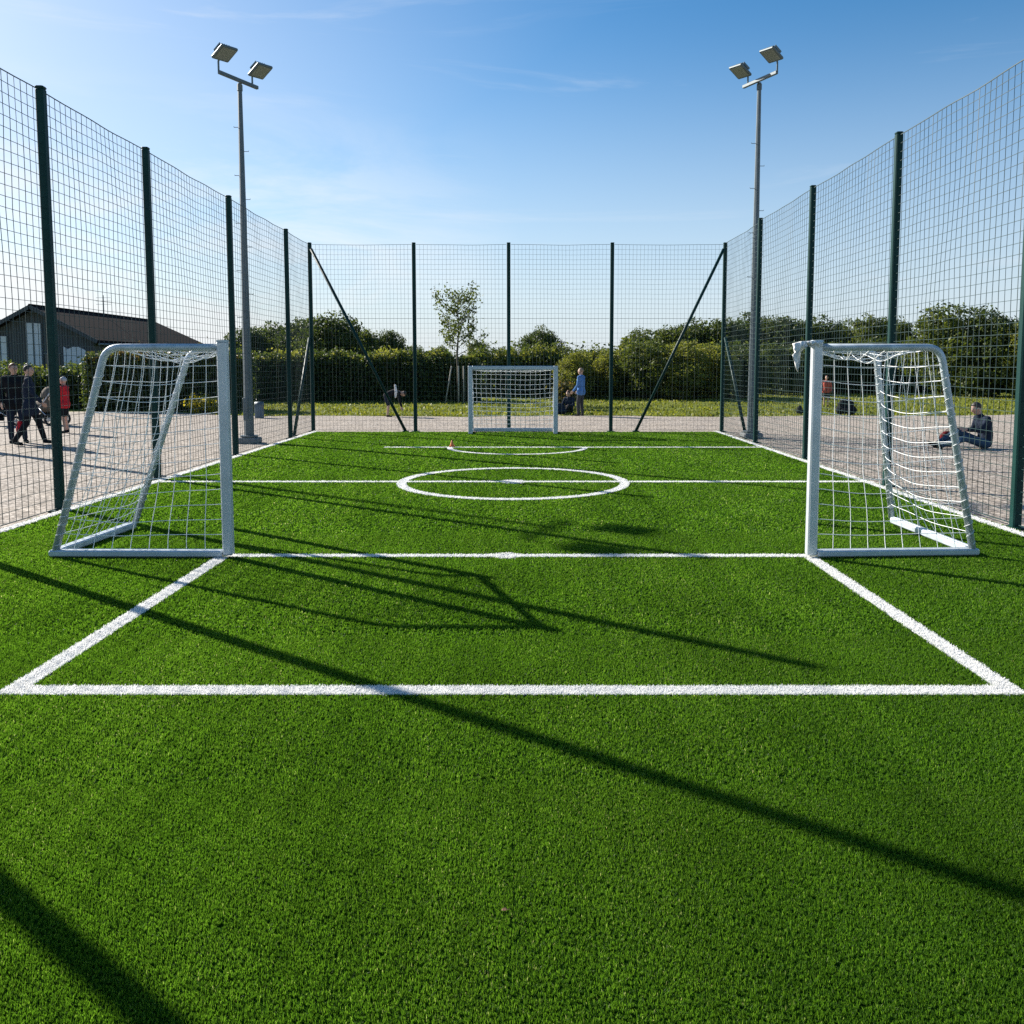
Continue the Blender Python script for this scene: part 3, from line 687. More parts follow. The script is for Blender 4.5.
TREES = [ # px, top py, Y, proto, widthscale, label
 (250,330,82,0,1.0,'dark tree just right of the left floodlight mast, first of the left tree group'),
 (277,327,88,2,1.0,'dark broad tree between the mast and the left fence corner'),
 (305,322,84,0,1.05,'dark tree behind the left corner post of the back fence'),
 (331,318,80,2,.95,'tallest dark tree of the left group, right of the corner post'),
 (362,331,86,1,1.0,'lower tree right of the tallest one on the left'),
 (390,333,78,0,.75,'round dark tree between the slanting brace and the next fence post'),
 (418,348,92,3,.9,'low mid green tree beside the post left of the sapling'),
 (440,347,90,1,.8,'low tree behind the sapling'),
 (478,342,88,1,.8,'small dark tree just right of the sapling crown'),
 (502,350,96,2,.8,'low tree behind the middle fence post'),
 (538,331,84,2,.85,'lone round dome-shaped tree above the far goal'),
 (580,352,95,0,.8,'low dark tree behind the man in blue'),
 (604,350,95,1,.8,'low tree beside the post right of the man in blue'),
 (640,334,72,3,1.0,'green tree at the start of the right tree line'),
 (668,329,76,1,1.1,'green tree crossed by the right slanting brace'),
 (696,325,78,2,1.0,'dark tree near the upper half of the right slanting brace'),
 (722,322,76,0,1.05,'dark tree behind the right corner post'),
 (748,319,80,2,1.0,'dark tree behind the right floodlight mast'),
 (780,320,78,0,1.05,'dark tree right of the right floodlight mast'),
 (812,322,80,2,1.0,'dark tree above the cloth on the goal post'),
 (842,325,84,3,.9,'lower tree above the near goal with the cloth'),
 (872,318,74,1,.85,'green tree just left of the second right fence post'),
 (898,322,76,1,.8,'green tree just right of the second right fence post'),
 (216,349,90,3,.9,'low tree right of the barn roof'),
 (-60,322,70,0,1.1,'dark tree left of the barn'), (1090,318,66,2,1.1,'dark tree beyond the right end of the tree line'),
 (1180,322,70,0,1.1,'dark tree farthest right beyond the yard')]
for i,(px,py,Y,k,ws,lab) in enumerate(TREES):
    put_tree(protos, k, 'broadleaf_tree', lab, 'tree', 'trees along the skyline', X_at(px,Y), Y, (H_at(py,Y)+.06)/6.55, i*1.9, ws)
BUSH = [
 (575,352,45.5,4,.85,'yellow green bush behind the man in blue'),
 (612,351,46.5,4,.8,'light bush behind the post right of the man in blue'),
 (645,345,45.5,3,.9,'bush at the foot of the right slanting brace'),
 (680,341,44.5,4,.9,'light bush behind the right slanting brace'),
 (712,345,45.5,4,.9,'light leafy bush left of the right corner post'),
 (742,350,47,5,.9,'dark bush at the right corner post'),
 (774,347,52,5,.9,'dark bush right of the right floodlight mast'),
 (806,346,54,5,.9,'dark bush behind the cloth on the goal post'),
 (840,346,55,5,.9,'dark bush behind the red shirted child'),
 (876,342,56,5,1.0,'dark bush behind the net of the right goal'),
 (945,313,50,3,1.05,'large spreading green tree left of the nearest right post'),
 (990,314,48,5,1.0,'large dark green tree behind the seated man'),
 (1030,322,46,4,1.0,'light green tree at the right edge'),
 (1090,325,48,3,1.0,'green tree past the right edge')]
for i,(px,py,Y,k,ws,lab) in enumerate(BUSH):
    put_tree(protos, k, 'bush' if py > 330 else 'broadleaf_tree', lab, 'bush' if py > 330 else 'tree', 'bushes behind the meadow', X_at(px,Y), Y, (H_at(py,Y)+.06)/6.55, i*2.3+1, ws*(1.5 if py > 330 else 1.0))
# clipped hedges: leaf-covered blocks
def hedge(name, label, x0, x1, y0, y1, h, n, size, mats, seed, cat='hedge', rough=.12, top_mat=None):
    rng = np.random.default_rng(seed); t = thing(name, label, cat, ((x0+x1)/2,(y0+y1)/2,-.06)); cx, cy_ = (x0+x1)/2, (y0+y1)/2
    def hh(x): return h*(1+.05*np.sin(x*1.3+seed)+.035*np.sin(x*3.7+2*seed)+.03*np.sin(x*7.9))
    lx, ly = x1-x0, y1-y0; aF, aT, aS = lx*h, lx*ly, ly*h*2
    nF, nT_, nS = [int(n*a/(aF*1.25+aT+aS)) for a in (aF*1.25,aT,aS)]
    x = rng.uniform(x0,x1,nF); f = rng.random(nF) < .8; y = np.where(f,y0,y1)+rng.normal(0,rough,nF)+.1*np.sin(x*2.1+seed); z = hh(x)*rng.uniform(0.02,1,nF)
    C = [np.stack([x,y,z],1)]; Nn = [np.stack([0*x,np.where(f,-1.,1.),.25+0*x],1)]
    x = rng.uniform(x0,x1,nT_); y = rng.uniform(y0,y1,nT_); C.append(np.stack([x,y,hh(x)+rng.normal(0,rough,nT_)],1)); Nn.append(np.stack([0*x,0*x,1+0*x],1))
    y = rng.uniform(y0,y1,nS); s = rng.random(nS) < .5; x = np.where(s,x0,x1)+rng.normal(0,rough,nS); C.append(np.stack([x,y,hh(x)*rng.uniform(0,1,nS)],1)); Nn.append(np.stack([np.where(s,-1.,1.),0*x,.2+0*x],1))
    C = np.concatenate(C); Nn = np.concatenate(Nn); C -= np.array([cx,cy_,0])
    P, T = leaf_arrays(C, Nn, size, rng, spread=.6); link('foliage', leaf_mesh('foliage',P,T,mats[0]), t)
    # young shoots along the top
    ns = int(n*.30); x = rng.uniform(x0,x1,ns); y = rng.uniform(y0,y1,ns); z = hh(x)+np.abs(rng.normal(0,.17,ns))*(1+.8*np.sin(x*1.9+seed)*np.sin(x*.7))-.12
    P, T = leaf_arrays(np.stack([x-cx,y-cy_,z],1), np.tile([0,0,1.],(ns,1)), size*1.1, rng, spread=.9, tone_mu=.6); link('shoots', leaf_mesh('shoots',P,T,mats[1]), t)
    b = MB()
    k = int(lx/1.1)+1
    for i in range(k+1):
        xx = x0+lx*i/k+rng.uniform(-.2,.2)
        for yy in (y0+ly*.3, y0+ly*.7): b.tube([(xx-cx,yy-cy_,-.05),(xx-cx+rng.uniform(-.1,.1),yy-cy_,h*.5),(xx-cx+rng.uniform(-.25,.25),yy-cy_+rng.uniform(-.2,.2),h*.9)],[.05,.035,.015],5)
    b.box((0,0,h*.44),(lx-.5,max(.2,ly-.5),h*.84)); b.build('branches_and_shade_core', M['twigs_and_core'], t)  # solid dark block added among the branches, stands in for the hedge's inner shade
    return t
M['twigs_and_core'] = solid('twigs and shade core', (.018,.024,.012), 1.0, var=.4, scale=6, spec=.05)  # near-black colour carries the shade inside the hedges
hedge('clipped_hedge', 'long dark clipped hedge with light shoots on top behind the sapling', X_at(225,42), X_at(474,42), 41.6, 43.6, 2.15, 24000, .17, (M['leaf_dark'],M['leaf_light']), 2, rough=.16)
hedge('clipped_hedge', 'dark clipped hedge seen through the near left goal', X_at(84,32.5), X_at(238,32.5), 32.6, 34.4, 2.05, 15000, .15, (M['leaf_dark'],M['leaf_autumn']), 5)
hedge('clipped_hedge', 'dark low hedge behind the pushchair and the red topped child', X_at(-40,34), X_at(90,34), 34.6, 35.8, 1.35, 9000, .15, (M['leaf_dark'],M['leaf_dark']), 8)
hedge('wild_hedge', 'low tangled dark hedge along the meadow behind the far goal', X_at(474,48), X_at(720,48), 47.6, 49.6, 2.35, 18000, .20, (M['leaf_mid'],M['leaf_light']), 12, rough=.3)
hedge('wild_hedge', 'long dark hedge along the meadow behind the near right goal', X_at(716,58), X_at(1120,58), 57, 60, 2.6, 22000, .26, (M['leaf_dark'],M['leaf_dark']), 14, rough=.3)
# bushes by the barn
def shrub(name, label, x, y, w, h, n, size, mat, seed, cat='shrub', group=None):
    rng = np.random.default_rng(seed); t = thing(name, label, cat, (x,y,-.06), 0, group)
    lobes = [(rng.uniform(-.3,.3)*w, rng.uniform(-.3,.3)*w, h*rng.uniform(.3,.72), w*.28, w*.28, h*.28) for _ in range(6)]+[(0,0,h*.45,w*.36,w*.36,h*.42)]
    P, T = crown(rng, lobes, n, size, clump=size*.9); link('foliage', leaf_mesh('foliage',P,T,mat), t)
    b = MB()
    for k in range(6):
        l = lobes[k]; b.tube([(0.05*k-.12,0,-.05),(l[0]*.5,l[1]*.5,h*.3),(l[0],l[1],l[2])],[.03,.02,.008],5)
    b.build('stems', M['bark'], t)
shrub('yellow_shrub', 'bright yellow flowering shrub on the verge behind the near left goal', X_at(204,31), 31.2, 1.35, .62, 1500, .10, M['leaf_yellow'], 31)
for i,(px,py,Y,w,mt,lab) in enumerate([(20,357,38,2.2,'leaf_mid','green shrub in front of the barn\'s pale door, leftmost of three'),(40,358,38.5,1.8,'leaf_light','light green shrub under the barn\'s dark gable'),
        (78,363,39,1.9,'leaf_mid','green shrub in front of the barn\'s white arched panel'),(2,357,38,2.0,'leaf_dark','dark shrub at the left edge in front of the barn'),(106,349,40,2.0,'leaf_autumn','rusty shrub behind the corner of the near left goal')]):
    shrub('garden_shrub', lab, X_at(px,Y), Y, w, H_at(py,Y), 1700, .16, M[mt], 40+i, group='shrubs in front of the barn')
for i,(px,Y,w,h,mt,lab) in enumerate([(705,50,2.6,1.3,'leaf_autumn','brownish low scrub below the right slanting brace'),(665,49,2.0,1.1,'leaf_mid','low scrub clump left of the right slanting brace foot'),(567,34,1.1,1.15,'leaf_autumn','small rusty bush between the far goal and the man in blue')]):
    shrub('scrub', lab, X_at(px,Y), Y, w, h, 1300, .16, M[mt], 60+i, group='scrub clumps in the meadow')
# sapling with three stakes
def sapling():
    Y = 40.0; x = X_at(458,Y); t = thing('sapling', 'slender young tree with airy crown left of the far goal', 'tree', (x,Y,-.06))
    rng = np.random.default_rng(77); b = MB(); H = H_at(290,Y)
    tr = [(0,0,-.1),(.02,0,1.2),(-.03,.02,2.4),(.05,0,3.4),(.02,.03,4.4),(.06,0,H-.25)]
    b.tube(tr,[.075,.06,.05,.038,.022,.008],8); ends = []
    for k in range(22):
        z = 2.3+(H-2.75)*k/21; a = k*2.4; ln = (1.25 if z < 4.4 else .85)*rng.uniform(.55,1.05)*(1-.35*max(0,(z-4)/2))
        p0 = Vector((.02,0,z)); p1 = p0+Vector((math.cos(a)*ln*.55,math.sin(a)*ln*.55,ln*.30)); p2 = p0+Vector((math.cos(a)*ln,math.sin(a)*ln,ln*.75))
        b.tube([p0,p1,p2],[.02,.012,.005],5); ends += [p2, (p1+p2)/2, p2+Vector((0,0,.12))]
        if k % 2: ends.append(p1)
        for q in range(2):
            e = p1+Vector((rng.uniform(-.35,.35),rng.uniform(-.35,.35),rng.uniform(.1,.4))); b.tube([p1,e],[.008,.004],4); ends.append(e)
    ends.append(Vector((.06,0,H-.1)))
    b.build('trunk', M['sap_bark'], t, True)
    E = np.array([tuple(e) for e in ends]); n = 2300; pk = rng.integers(0,len(E),n); c = E[pk]+rng.normal(size=(n,3))*.135
    P, T = leaf_arrays(c, np.tile([0,-.3,.8],(n,1)), .135, rng, spread=.85); link('crown', leaf_mesh('crown',P,T,M['leaf_mid']), t)
    for i,(dx,dy,tx,lab) in enumerate([(-.62,.05,.32,'pale stake leaning beside the sapling, leftmost of three'),(.05,-.25,.0,'upright pale stake just in front of the sapling trunk'),(.26,.2,.0,'upright pale stake right of the sapling trunk')]):
        b = MB(); b.tube([(x+dx,Y+dy,-.15),(x+dx+tx,Y+dy,1.72)],.032,8); o = b.build('support_stake', M['stake'], None, True); tag(o, lab, 'stake', 'stakes round the sapling')
sapling()
# rough verge grass
n = 30000; x = RNG.uniform(-16,32,n); y = 29.2+RNG.random(n)**1.4*26
edge = 29.2+.35*np.sin(x*.7)+np.where(x < -9, np.minimum(2.6,(-9-x)*.6), 0)+np.where(x > 12, np.minimum(2.0,(x-12)*.2), 0); k = y > edge-.12; x, y = x[k], y[k]; n = len(x)
h = RNG.uniform(.025,.075,n)*(1+.6*np.sin(x*.8+y*.5)**2); w = RNG.uniform(.025,.06,n); an = RNG.uniform(0,3.14,n); az = RNG.uniform(0,6.28,n); tl = RNG.uniform(0,.8,n)
P = np.zeros((n,4,3),np.float32); ux, uy = np.cos(an)*w, np.sin(an)*w; dx, dy = np.cos(az)*tl*h, np.sin(az)*tl*h
P[:,0] = np.stack([x-ux,y-uy,0*x-.06],1); P[:,1] = np.stack([x+ux,y+uy,0*x-.06],1); P[:,2] = np.stack([x+ux*.3+dx,y+uy*.3+dy,h-.06],1); P[:,3] = np.stack([x-ux*.3+dx,y-uy*.3+dy,h*.9-.06],1)
tag(link('verge_grass', leaf_mesh('verge_grass',P,np.clip(RNG.normal(.5,.22,n),0,1),M['grass'])), 'rough sunlit grass of the meadow between gravel and hedges', 'grass', kind='stuff')

# ------------------------------------------------------------------ barn
def barn():
    x0, x1, xr, y0, y1, ze, zr = -29.0, -22.9, -25.95, 45.0, 60.3, 3.15, 4.75
    t = thing('barn', 'dark roofed barn with pale panels in its boarded gable, behind the left fence', 'barn', (xr,y0,0))
    b = MB()
    prof = [(x0,-.1),(x1,-.1),(x1,ze),(xr,zr),(x0,ze)]
    b.prism(prof, lambda x,z: (x,y0,z), lambda x,z: (x,y1,z)); b.build('wall', M['boards'], t)
    b = MB(); ov, th = .45, .16
    for s, xe in ((-1,x0),(1,x1)):
        sl = (zr-ze)/abs(xe-xr); xo = xe+s*ov; zo = ze-ov*sl
        q = [(xr,zr+.01),(xo,zo+.01),(xo,zo+.01+th),(xr,zr+.01+th)]
        # far end is a half hip: the ridge stops short of the eave line
        ya, yb, ye = y0-.5, y1-1.2, y1+.5
        vs_ = [(xr,ya,zr+.01),(xo,ya,zo+.01),(xo,ye,zo+.01),(xr,yb,zr+.01),(xr,ya,zr+.01+th),(xo,ya,zo+.01+th),(xo,ye,zo+.01+th),(xr,yb,zr+.01+th)]
        b.add(vs_, [(0,1,2,3),(4,7,6,5),(0,4,5,1),(1,5,6,2),(2,6,7,3),(3,7,4,0)])
    r = outward(b.build('roof', M['roof'], t))
    b = MB(); b.tube([(xr,y0-.52,zr+.18),(xr,y1-1.2,zr+.16)], .06, 8); b.build('ridge_tiles', M['roof'], r)
    b = MB(); 
    for s, xe in ((-1,x0),(1,x1)):
        sl = (zr-ze)/abs(xe-xr); a = Vector((xr,y0-.52,zr+.08)); c = Vector((xe+s*.45,y0-.52,ze-.45*sl+.08)); d = (c-a).normalized(); up = Vector((0,-1,0)).cross(d)
        b.box((a+c)/2, ((c-a).length,.03,.2), Matrix((d,Vector((0,1,0)),d.cross(Vector((0,1,0))))).transposed())
    b.build('barge_board', M['boards'], r)
    b = MB(); b.tube([(x1+.5,y0-.4,ze-.28),(x1+.5,y1+.4,ze-.28)], .06, 8); b.build('gutter', M['galv'], r)
    for (a,c,zt) in ((-26.45,-25.65,4.0),(-28.2,-27.5,3.3)):
        b = MB(); b.box(((a+c)/2,y0-.03,zt/2+.2),(c-a,.05,zt-.4)); o = b.build('pale_panel', M['panel'], t)
        f = MB()
        for xx in (a,c,(a+c)/2): f.box((xx,y0-.07,zt/2+.2),(.035,.03,zt-.4))
        f.build('panel_trim', M['galv'], o)
    b = MB(); ol = [(-24.5,.3),(-23.0,.3),(-22.95,1.7)]+[(-23.85+.85*math.cos(R(a)), 1.75+1.0*math.sin(R(a))) for a in range(20,140,20)]+[(-24.5,2.75)]
    b.prism(ol, lambda x,z:(x,y0-.06,z), lambda x,z:(x,y0-.004,z)); outward(b.build('arched_panel', M['panel'], t))
    b = MB(); b.box((-25.1,y0-.03,1.2),(.8,.05,2.3)); o = b.build('window', M['winglass'], t)
    b = MB(); b.box((-25.1,y0-.06,2.38),(.9,.04,.06)); b.build('window_frame', M['galv'], o)
    b = MB(); b.tube([(xr+.2,52,zr),(xr+.2,52,zr+1.3)],.025,6)
    for k,z in enumerate((.75,.95,1.15)): b.tube([(xr-.25,52,zr+z),(xr+.65,52,zr+z)],.012,4)
    b.build('aerial', M['galv'], t)
    for c in t.children: c.matrix_parent_inverse = Matrix.Translation(-t.location)
barn()

# ------------------------------------------------------------------ people
def remeshed(mb, name, mat, parent, vox, smooth=4):
    me = mb.mesh(name, mat); tmp = bpy.data.objects.new('tmp', me); COL.objects.link(tmp)
    r = tmp.modifiers.new('r','REMESH'); r.mode = 'VOXEL'; r.voxel_size = vox; r.use_smooth_shade = True
    s = tmp.modifiers.new('s','SMOOTH'); s.iterations = smooth; s.factor = .5
    dg = bpy.context.evaluated_depsgraph_get(); dg.update()
    out_ = bpy.data.meshes.new_from_object(tmp.evaluated_get(dg)); out_.name = name
    bpy.data.objects.remove(tmp); out_.materials.clear(); out_.materials.append(mat)
    out_.polygons.foreach_set('use_smooth', [True]*len(out_.polygons))
    return link(name, out_, parent)
STAND = dict(pel=(0,0,.95), wai=(0,0,1.1), che=(0,.01,1.3), nec=(0,0,1.49), hed=(0,.025,1.64),
    sL=(-.19,0,1.42), sR=(.19,0,1.42), eL=(-.245,-.03,1.14), eR=(.245,-.03,1.14), wL=(-.25,.07,.90), wR=(.25,.07,.90),
    hL=(-.09,0,.92), hR=(.09,0,.92), kL=(-.10,.03,.50), kR=(.10,.03,.50), aL=(-.10,-.02,.085), aR=(.10,-.02,.085), tL=(-.115,.13,.035), tR=(.115,.13,.035))
def pose(**kw): d = dict(STAND); d.update(kw); return d
def person(label, x, y, rz, J, height, top, legs, hair, skin='skin', sleeve='long', trouser='long', coat=0.0, hairlen=0.0, shoes='black', look=(0,1,0), z0=-.03, hairlow=False):
    t = thing('person', label, 'person', (x,y,z0), rz); k = height/1.75; t.scale = (k,k,k)
    J = {a: Vector(b) for a,b in J.items()}; b = MB()
    f = nz(look); up = (J['hed']-J['nec']).normalized(); rt = f.cross(up).normalized(); f = up.cross(rt).normalized()
    hm = Matrix((rt,f,up)).transposed(); H = J['hed']
    b.ell(H, (.076,.096,.108), hm, 16, 12); b.ell(H+hm@Vector((0,.03,-.07)), (.055,.058,.045), hm)     # skull, jaw
    b.ell(H+hm@Vector((0,.10,-.012)), (.012,.018,.022), hm, 8, 6)                                     # nose
    for s in (-1,1): b.ell(H+hm@Vector((s*.078,-.005,-.005)), (.012,.022,.032), hm, 8, 6)             # ears
    b.ell(H+hm@Vector((0,.088,.028)), (.045,.012,.01), hm, 8, 6); b.ell(H+hm@Vector((0,.088,-.055)), (.024,.012,.009), hm, 8, 6)  # brow, lips
    b.cap(J['nec']-up*.03,.058,H-up*.06,.052)
    def torso(mb, e, hem=0.0):
        mb.cap(J['sL'],.055+e,J['sR'],.055+e); w = rtb(J)
        for s in (-1,1):
            mb.cap(J['che']+w*.075*s,.105+e,J['wai']+w*.06*s,.092+e); mb.cap(J['wai']+w*.06*s,.092+e,J['pel']+w*.065*s,.10+e)
            mb.cap(J['sL' if s < 0 else 'sR'],.052+e,J['che']+w*.06*s,.09+e)
            if hem: hp = J['hL' if s < 0 else 'hR']; kn = J['kL' if s < 0 else 'kR']; mb.cap(hp,.11+e,hp+(kn-hp)*hem,.105+e)
        mb.cap(J['nec']-Vector((0,0,.02)),.06+e*.6,J['che'],.09+e)
    def rtb(J): 
        v = J['sR']-J['sL']; return v.normalized()
    torso(b, 0)
    for s in 'LR':
        b.cap(J['s'+s],.05,J['e'+s],.038); b.cap(J['e'+s],.038,J['w'+s],.026)
        b.cap(J['h'+s],.085,J['k'+s],.055); b.cap(J['k'+s],.054,J['a'+s],.035)
        b.cap(J['a'+s]-Vector((0,0,.03)),.034,J['t'+s],.026)
        # hand: palm, four fingers, thumb
        d = (J['w'+s]-J['e'+s]).normalized(); sd = d.cross(f if abs(d.dot(f)) < .9 else up).normalized(); pn = d.cross(sd); sg = -1 if s == 'L' else 1
        pw = J['w'+s]; ax = pn
        for q in range(4):
            o = ax*(-.03+.02*q); b.cap(pw+d*.015+o*.6,.015,pw+d*.085+o,.012)
            ln = (.055,.068,.064,.048)[q]; m1 = pw+d*(.09+ln*.55)+o-sd*sg*.008; b.cap(pw+d*.088+o,.0095,m1,.009); b.cap(m1,.009,m1+d*ln*.45-sd*sg*.02,.008)
        b.cap(pw+d*.03-ax*.025,.013,pw+d*.075-ax*.058,.0095); b.cap(pw+d*.075-ax*.058,.0095,pw+d*.105-ax*.06,.008)
    remeshed(b, 'body', M[skin], t, .009, 2)
    b = MB(); torso(b, .018, coat)
    for s in 'LR':
        if sleeve == 'long': b.cap(J['s'+s],.062,J['e'+s],.052); b.cap(J['e'+s],.052,J['w'+s]-(J['w'+s]-J['e'+s])*.08,.04)
        else: b.cap(J['s'+s],.062,J['s'+s].lerp(J['e'+s],.75),.055)
    remeshed(b, 'jacket' if sleeve == 'long' else 'shirt', M[top], t, .014, 3)
    b = MB(); w = rtb(J)
    b.cap(J['hL'],.105,J['hR'],.105); b.cap(J['pel'],.11,J['wai']-(J['wai']-J['pel'])*.45,.10)
    for s in 'LR':
        if trouser == 'long': b.cap(J['h'+s],.10,J['k'+s],.070); b.cap(J['k'+s],.070,J['a'+s]+(J['k'+s]-J['a'+s])*.06,.055)
        else: b.cap(J['h'+s],.102,J['h'+s].lerp(J['k'+s],.8),.085)
    remeshed(b, 'trousers' if trouser == 'long' else 'shorts', M[legs], t, .014, 3)
    for s in 'LR':
        b = MB(); b.cap(J['a'+s]-Vector((0,0,.035)),.046,J['t'+s],.036); b.cap(J['a'+s],.042,J['a'+s]-Vector((0,0,.03)),.045); remeshed(b, 'shoe', M[shoes], t, .012, 2)
    b = MB(); b.ell(H+hm@Vector((0,-.018,.025)), (.084,.098,.098), hm, 16, 10)
    if hairlen: b.ell(H+hm@Vector((0,-.055,-.06)), (.085,.06,.08+hairlen), hm, 14, 10)
    c = H+hm@Vector((0,.15,-.13)); hb = MB(); hb.v, hb.f = b.v, b.f
    # pull the front of the hair back to a hairline
    vv = []
    for p in hb.v:
        q = hm.transposed()@(Vector(p)-H)
        if q.y > .02 and q.z < .062: q.y = .02; q.x *= .9
        if not hairlow and not hairlen and q.z < -.03: q.z = -.03; q.y = min(q.y, -.01)
        vv.append(tuple(H+hm@q))
    hb.v = vv; hb.build('hair', M[hair], t, True)
    for s in (-1,1):
        b = MB(); b.ell(H+hm@Vector((s*.031,.089,.008)), (.012,.008,.007), hm, 8, 6); b.build('eye', M['eye'], t, True)
    return t
# two men in dark clothes walking by the left fence
striding = pose(kL=(-.10,.16,.52), aL=(-.10,.26,.11), tL=(-.11,.41,.05), kR=(.10,-.06,.50), aR=(.10,-.30,.12), tR=(.11,-.17,.04), eL=(-.26,-.10,1.15), wL=(-.27,-.04,.90), eR=(.25,.08,1.15), wR=(.23,.24,.95))
person('man in a long dark navy coat striding on the gravel beside the fence', X_at(31,18.4), 18.4, R(-62), striding, 1.76, 'navy', 'black', 'hair_dark', coat=.45, look=(.3,1,-.1))
person('man in a black jacket standing half behind the man in the navy coat', X_at(17,19.0), 19.0, R(-150), pose(kL=(-.13,.06,.5), aL=(-.16,.02,.085), tL=(-.20,.16,.035)), 1.80, 'black', 'navy', 'hair_red', coat=.2, look=(-.4,1,-.15))
person('child in a bright red top with grey hair standing by the pushchair', X_at(66,21.8), 21.8, R(100), pose(eR=(.24,.10,1.18), wR=(.16,.30,1.1), eL=(-.24,.10,1.18), wL=(-.16,.30,1.1)), 1.46, 'red', 'black', 'hair_grey', trouser='shorts', coat=.15)
# person bending over on the verge
bent = pose(pel=(0,-.06,.86), wai=(0,.10,.95), che=(0,.28,1.0), nec=(0,.46,.98), hed=(0,.60,.93), sL=(-.18,.40,.97), sR=(.18,.40,.97), eL=(-.20,.45,.68), eR=(.20,.45,.68), wL=(-.16,.52,.43), wR=(.16,.52,.43),
    hL=(-.09,-.06,.84), hR=(.09,-.06,.84), kL=(-.11,.02,.46), kR=(.11,.02,.46))
person('person in dark clothes bending down on the grass verge by the slanting brace', X_at(388,28.9), 28.9, R(-80), bent, 1.55, 'black', 'navy', 'hair_dark', trouser='shorts', look=(0,.6,-.8), z0=-.06)
b = MB(); xt = X_at(395.5,28.72); b.cap((xt,28.72,1.06),.035,(xt+.03,28.70,.84),.05); b.cap((xt+.03,28.70,.84),.05,(xt+.01,28.69,.66),.035)
o = remeshed(b, 'towel', M['cloth_white'], None, .012, 4); tag(o, 'white towel hanging beside the bending person', 'towel')
# man in blue
person('man in a blue shirt and grey trousers standing right of the far goal', X_at(581,29.4), 29.4, R(62), pose(eR=(.23,.03,1.14), wR=(.20,.20,.93), eL=(-.23,.03,1.14), wL=(-.20,.22,.93), kL=(-.1,.07,.5), aL=(-.1,.06,.085), tL=(-.11,.2,.035)), 1.70, 'blue', 'grey', 'hair_fair', coat=.12, look=(0,1,-.2), z0=-.06)
sit = pose(pel=(0,0,.13), wai=(0,-.03,.28), che=(0,-.02,.48), nec=(0,.03,.67), hed=(0,.08,.81), sL=(-.18,0,.60), sR=(.18,0,.60), eL=(-.25,.10,.36), eR=(.25,.10,.36), wL=(-.17,.30,.34), wR=(.17,.30,.34),
    hL=(-.10,.03,.12), hR=(.10,.03,.12), kL=(-.20,.40,.34), kR=(.20,.40,.34), aL=(-.10,.62,.06), aR=(.10,.66,.06), tL=(-.12,.77,.05), tR=(.12,.81,.05))
person('person with long auburn hair sitting on the grass beside the man in blue', X_at(569,31.2), 31.2, R(150), sit, 1.62, 'navy', 'black', 'hair_red', hairlen=.12, z0=-.06)
def rucksack(name, label, x, y, s, mat, rz=0):
    t = thing(name, label, 'bag', (x,y,-.04), rz); t.scale = (s,s,s)
    b = MB(); b.cap((-.16,0,.16),.15,(.16,0,.16),.15); b.cap((-.13,0,.34),.12,(.13,.02,.34),.11); b.ell((0,.02,.45),(.17,.11,.07)); remeshed(b,'bag_body',mat,t,.016,4)
    b = MB(); b.cap((-.10,-.15,.15),.06,(.10,-.15,.15),.06); remeshed(b,'front_pocket',mat,t,.014,3)
    b = MB(); b.tube([(-.05,.02,.50),(-.04,.02,.56),(.04,.02,.56),(.05,.02,.50)],.012,6); b.build('handle', M['rubber'], t, True)
    for q in (-.11,.11):
        b = MB(); b.tube([(q,.12,.44),(q*1.2,.20,.34),(q*1.2,.20,.18),(q,.14,.08)],.018,6); b.build('strap', M['rubber'], t, True)
rucksack('rucksack', 'dark blue bag lying on the grass left of the man in blue', X_at(560,30.2), 30.2, .8, M['navy'], .4)
# right side
person('child in a red and white top on the meadow behind the right goal', X_at(826,36.5), 36.5, R(160), pose(), 1.36, 'redpink', 'grey', 'hair_red', trouser='shorts', coat=.15, z0=-.06)
rucksack('rucksack', 'black bag on the grass edge seen through the right goal net', X_at(846,30.0), 30.0, 1.15, M['black'], -.3)
rucksack('rucksack', 'small dark bag by the right fence post beside the goal with the cloth', X_at(800,30.6), 30.6, .6, M['black'], .8)
sit2 = pose(pel=(0,0,.13), wai=(0,-.02,.30), che=(0,.03,.50), nec=(0,.11,.68), hed=(0,.19,.81), sL=(-.19,.06,.60), sR=(.19,.06,.60), eL=(-.26,.20,.38), eR=(.26,.10,.36), wL=(-.16,.42,.40), wR=(.16,.40,.38),
    hL=(-.10,.04,.12), hR=(.10,.04,.12), kL=(-.17,.47,.22), kR=(.14,.48,.33), aL=(-.12,.93,.075), aR=(.13,.90,.075), tL=(-.15,1.05,.11), tR=(.15,1.02,.11))
person('man in a dark blue jacket and jeans sitting on the gravel outside the right fence', X_at(984,17.7), 17.7, R(90), sit2, 1.86, 'navy', 'jean', 'hair_dark', look=(0,1,-.35), z0=-.035, skin='skin')
rucksack('rucksack', 'dark red bag standing by the knees of the seated man', X_at(947,18.2), 18.2, .66, M['darkred'], .2)

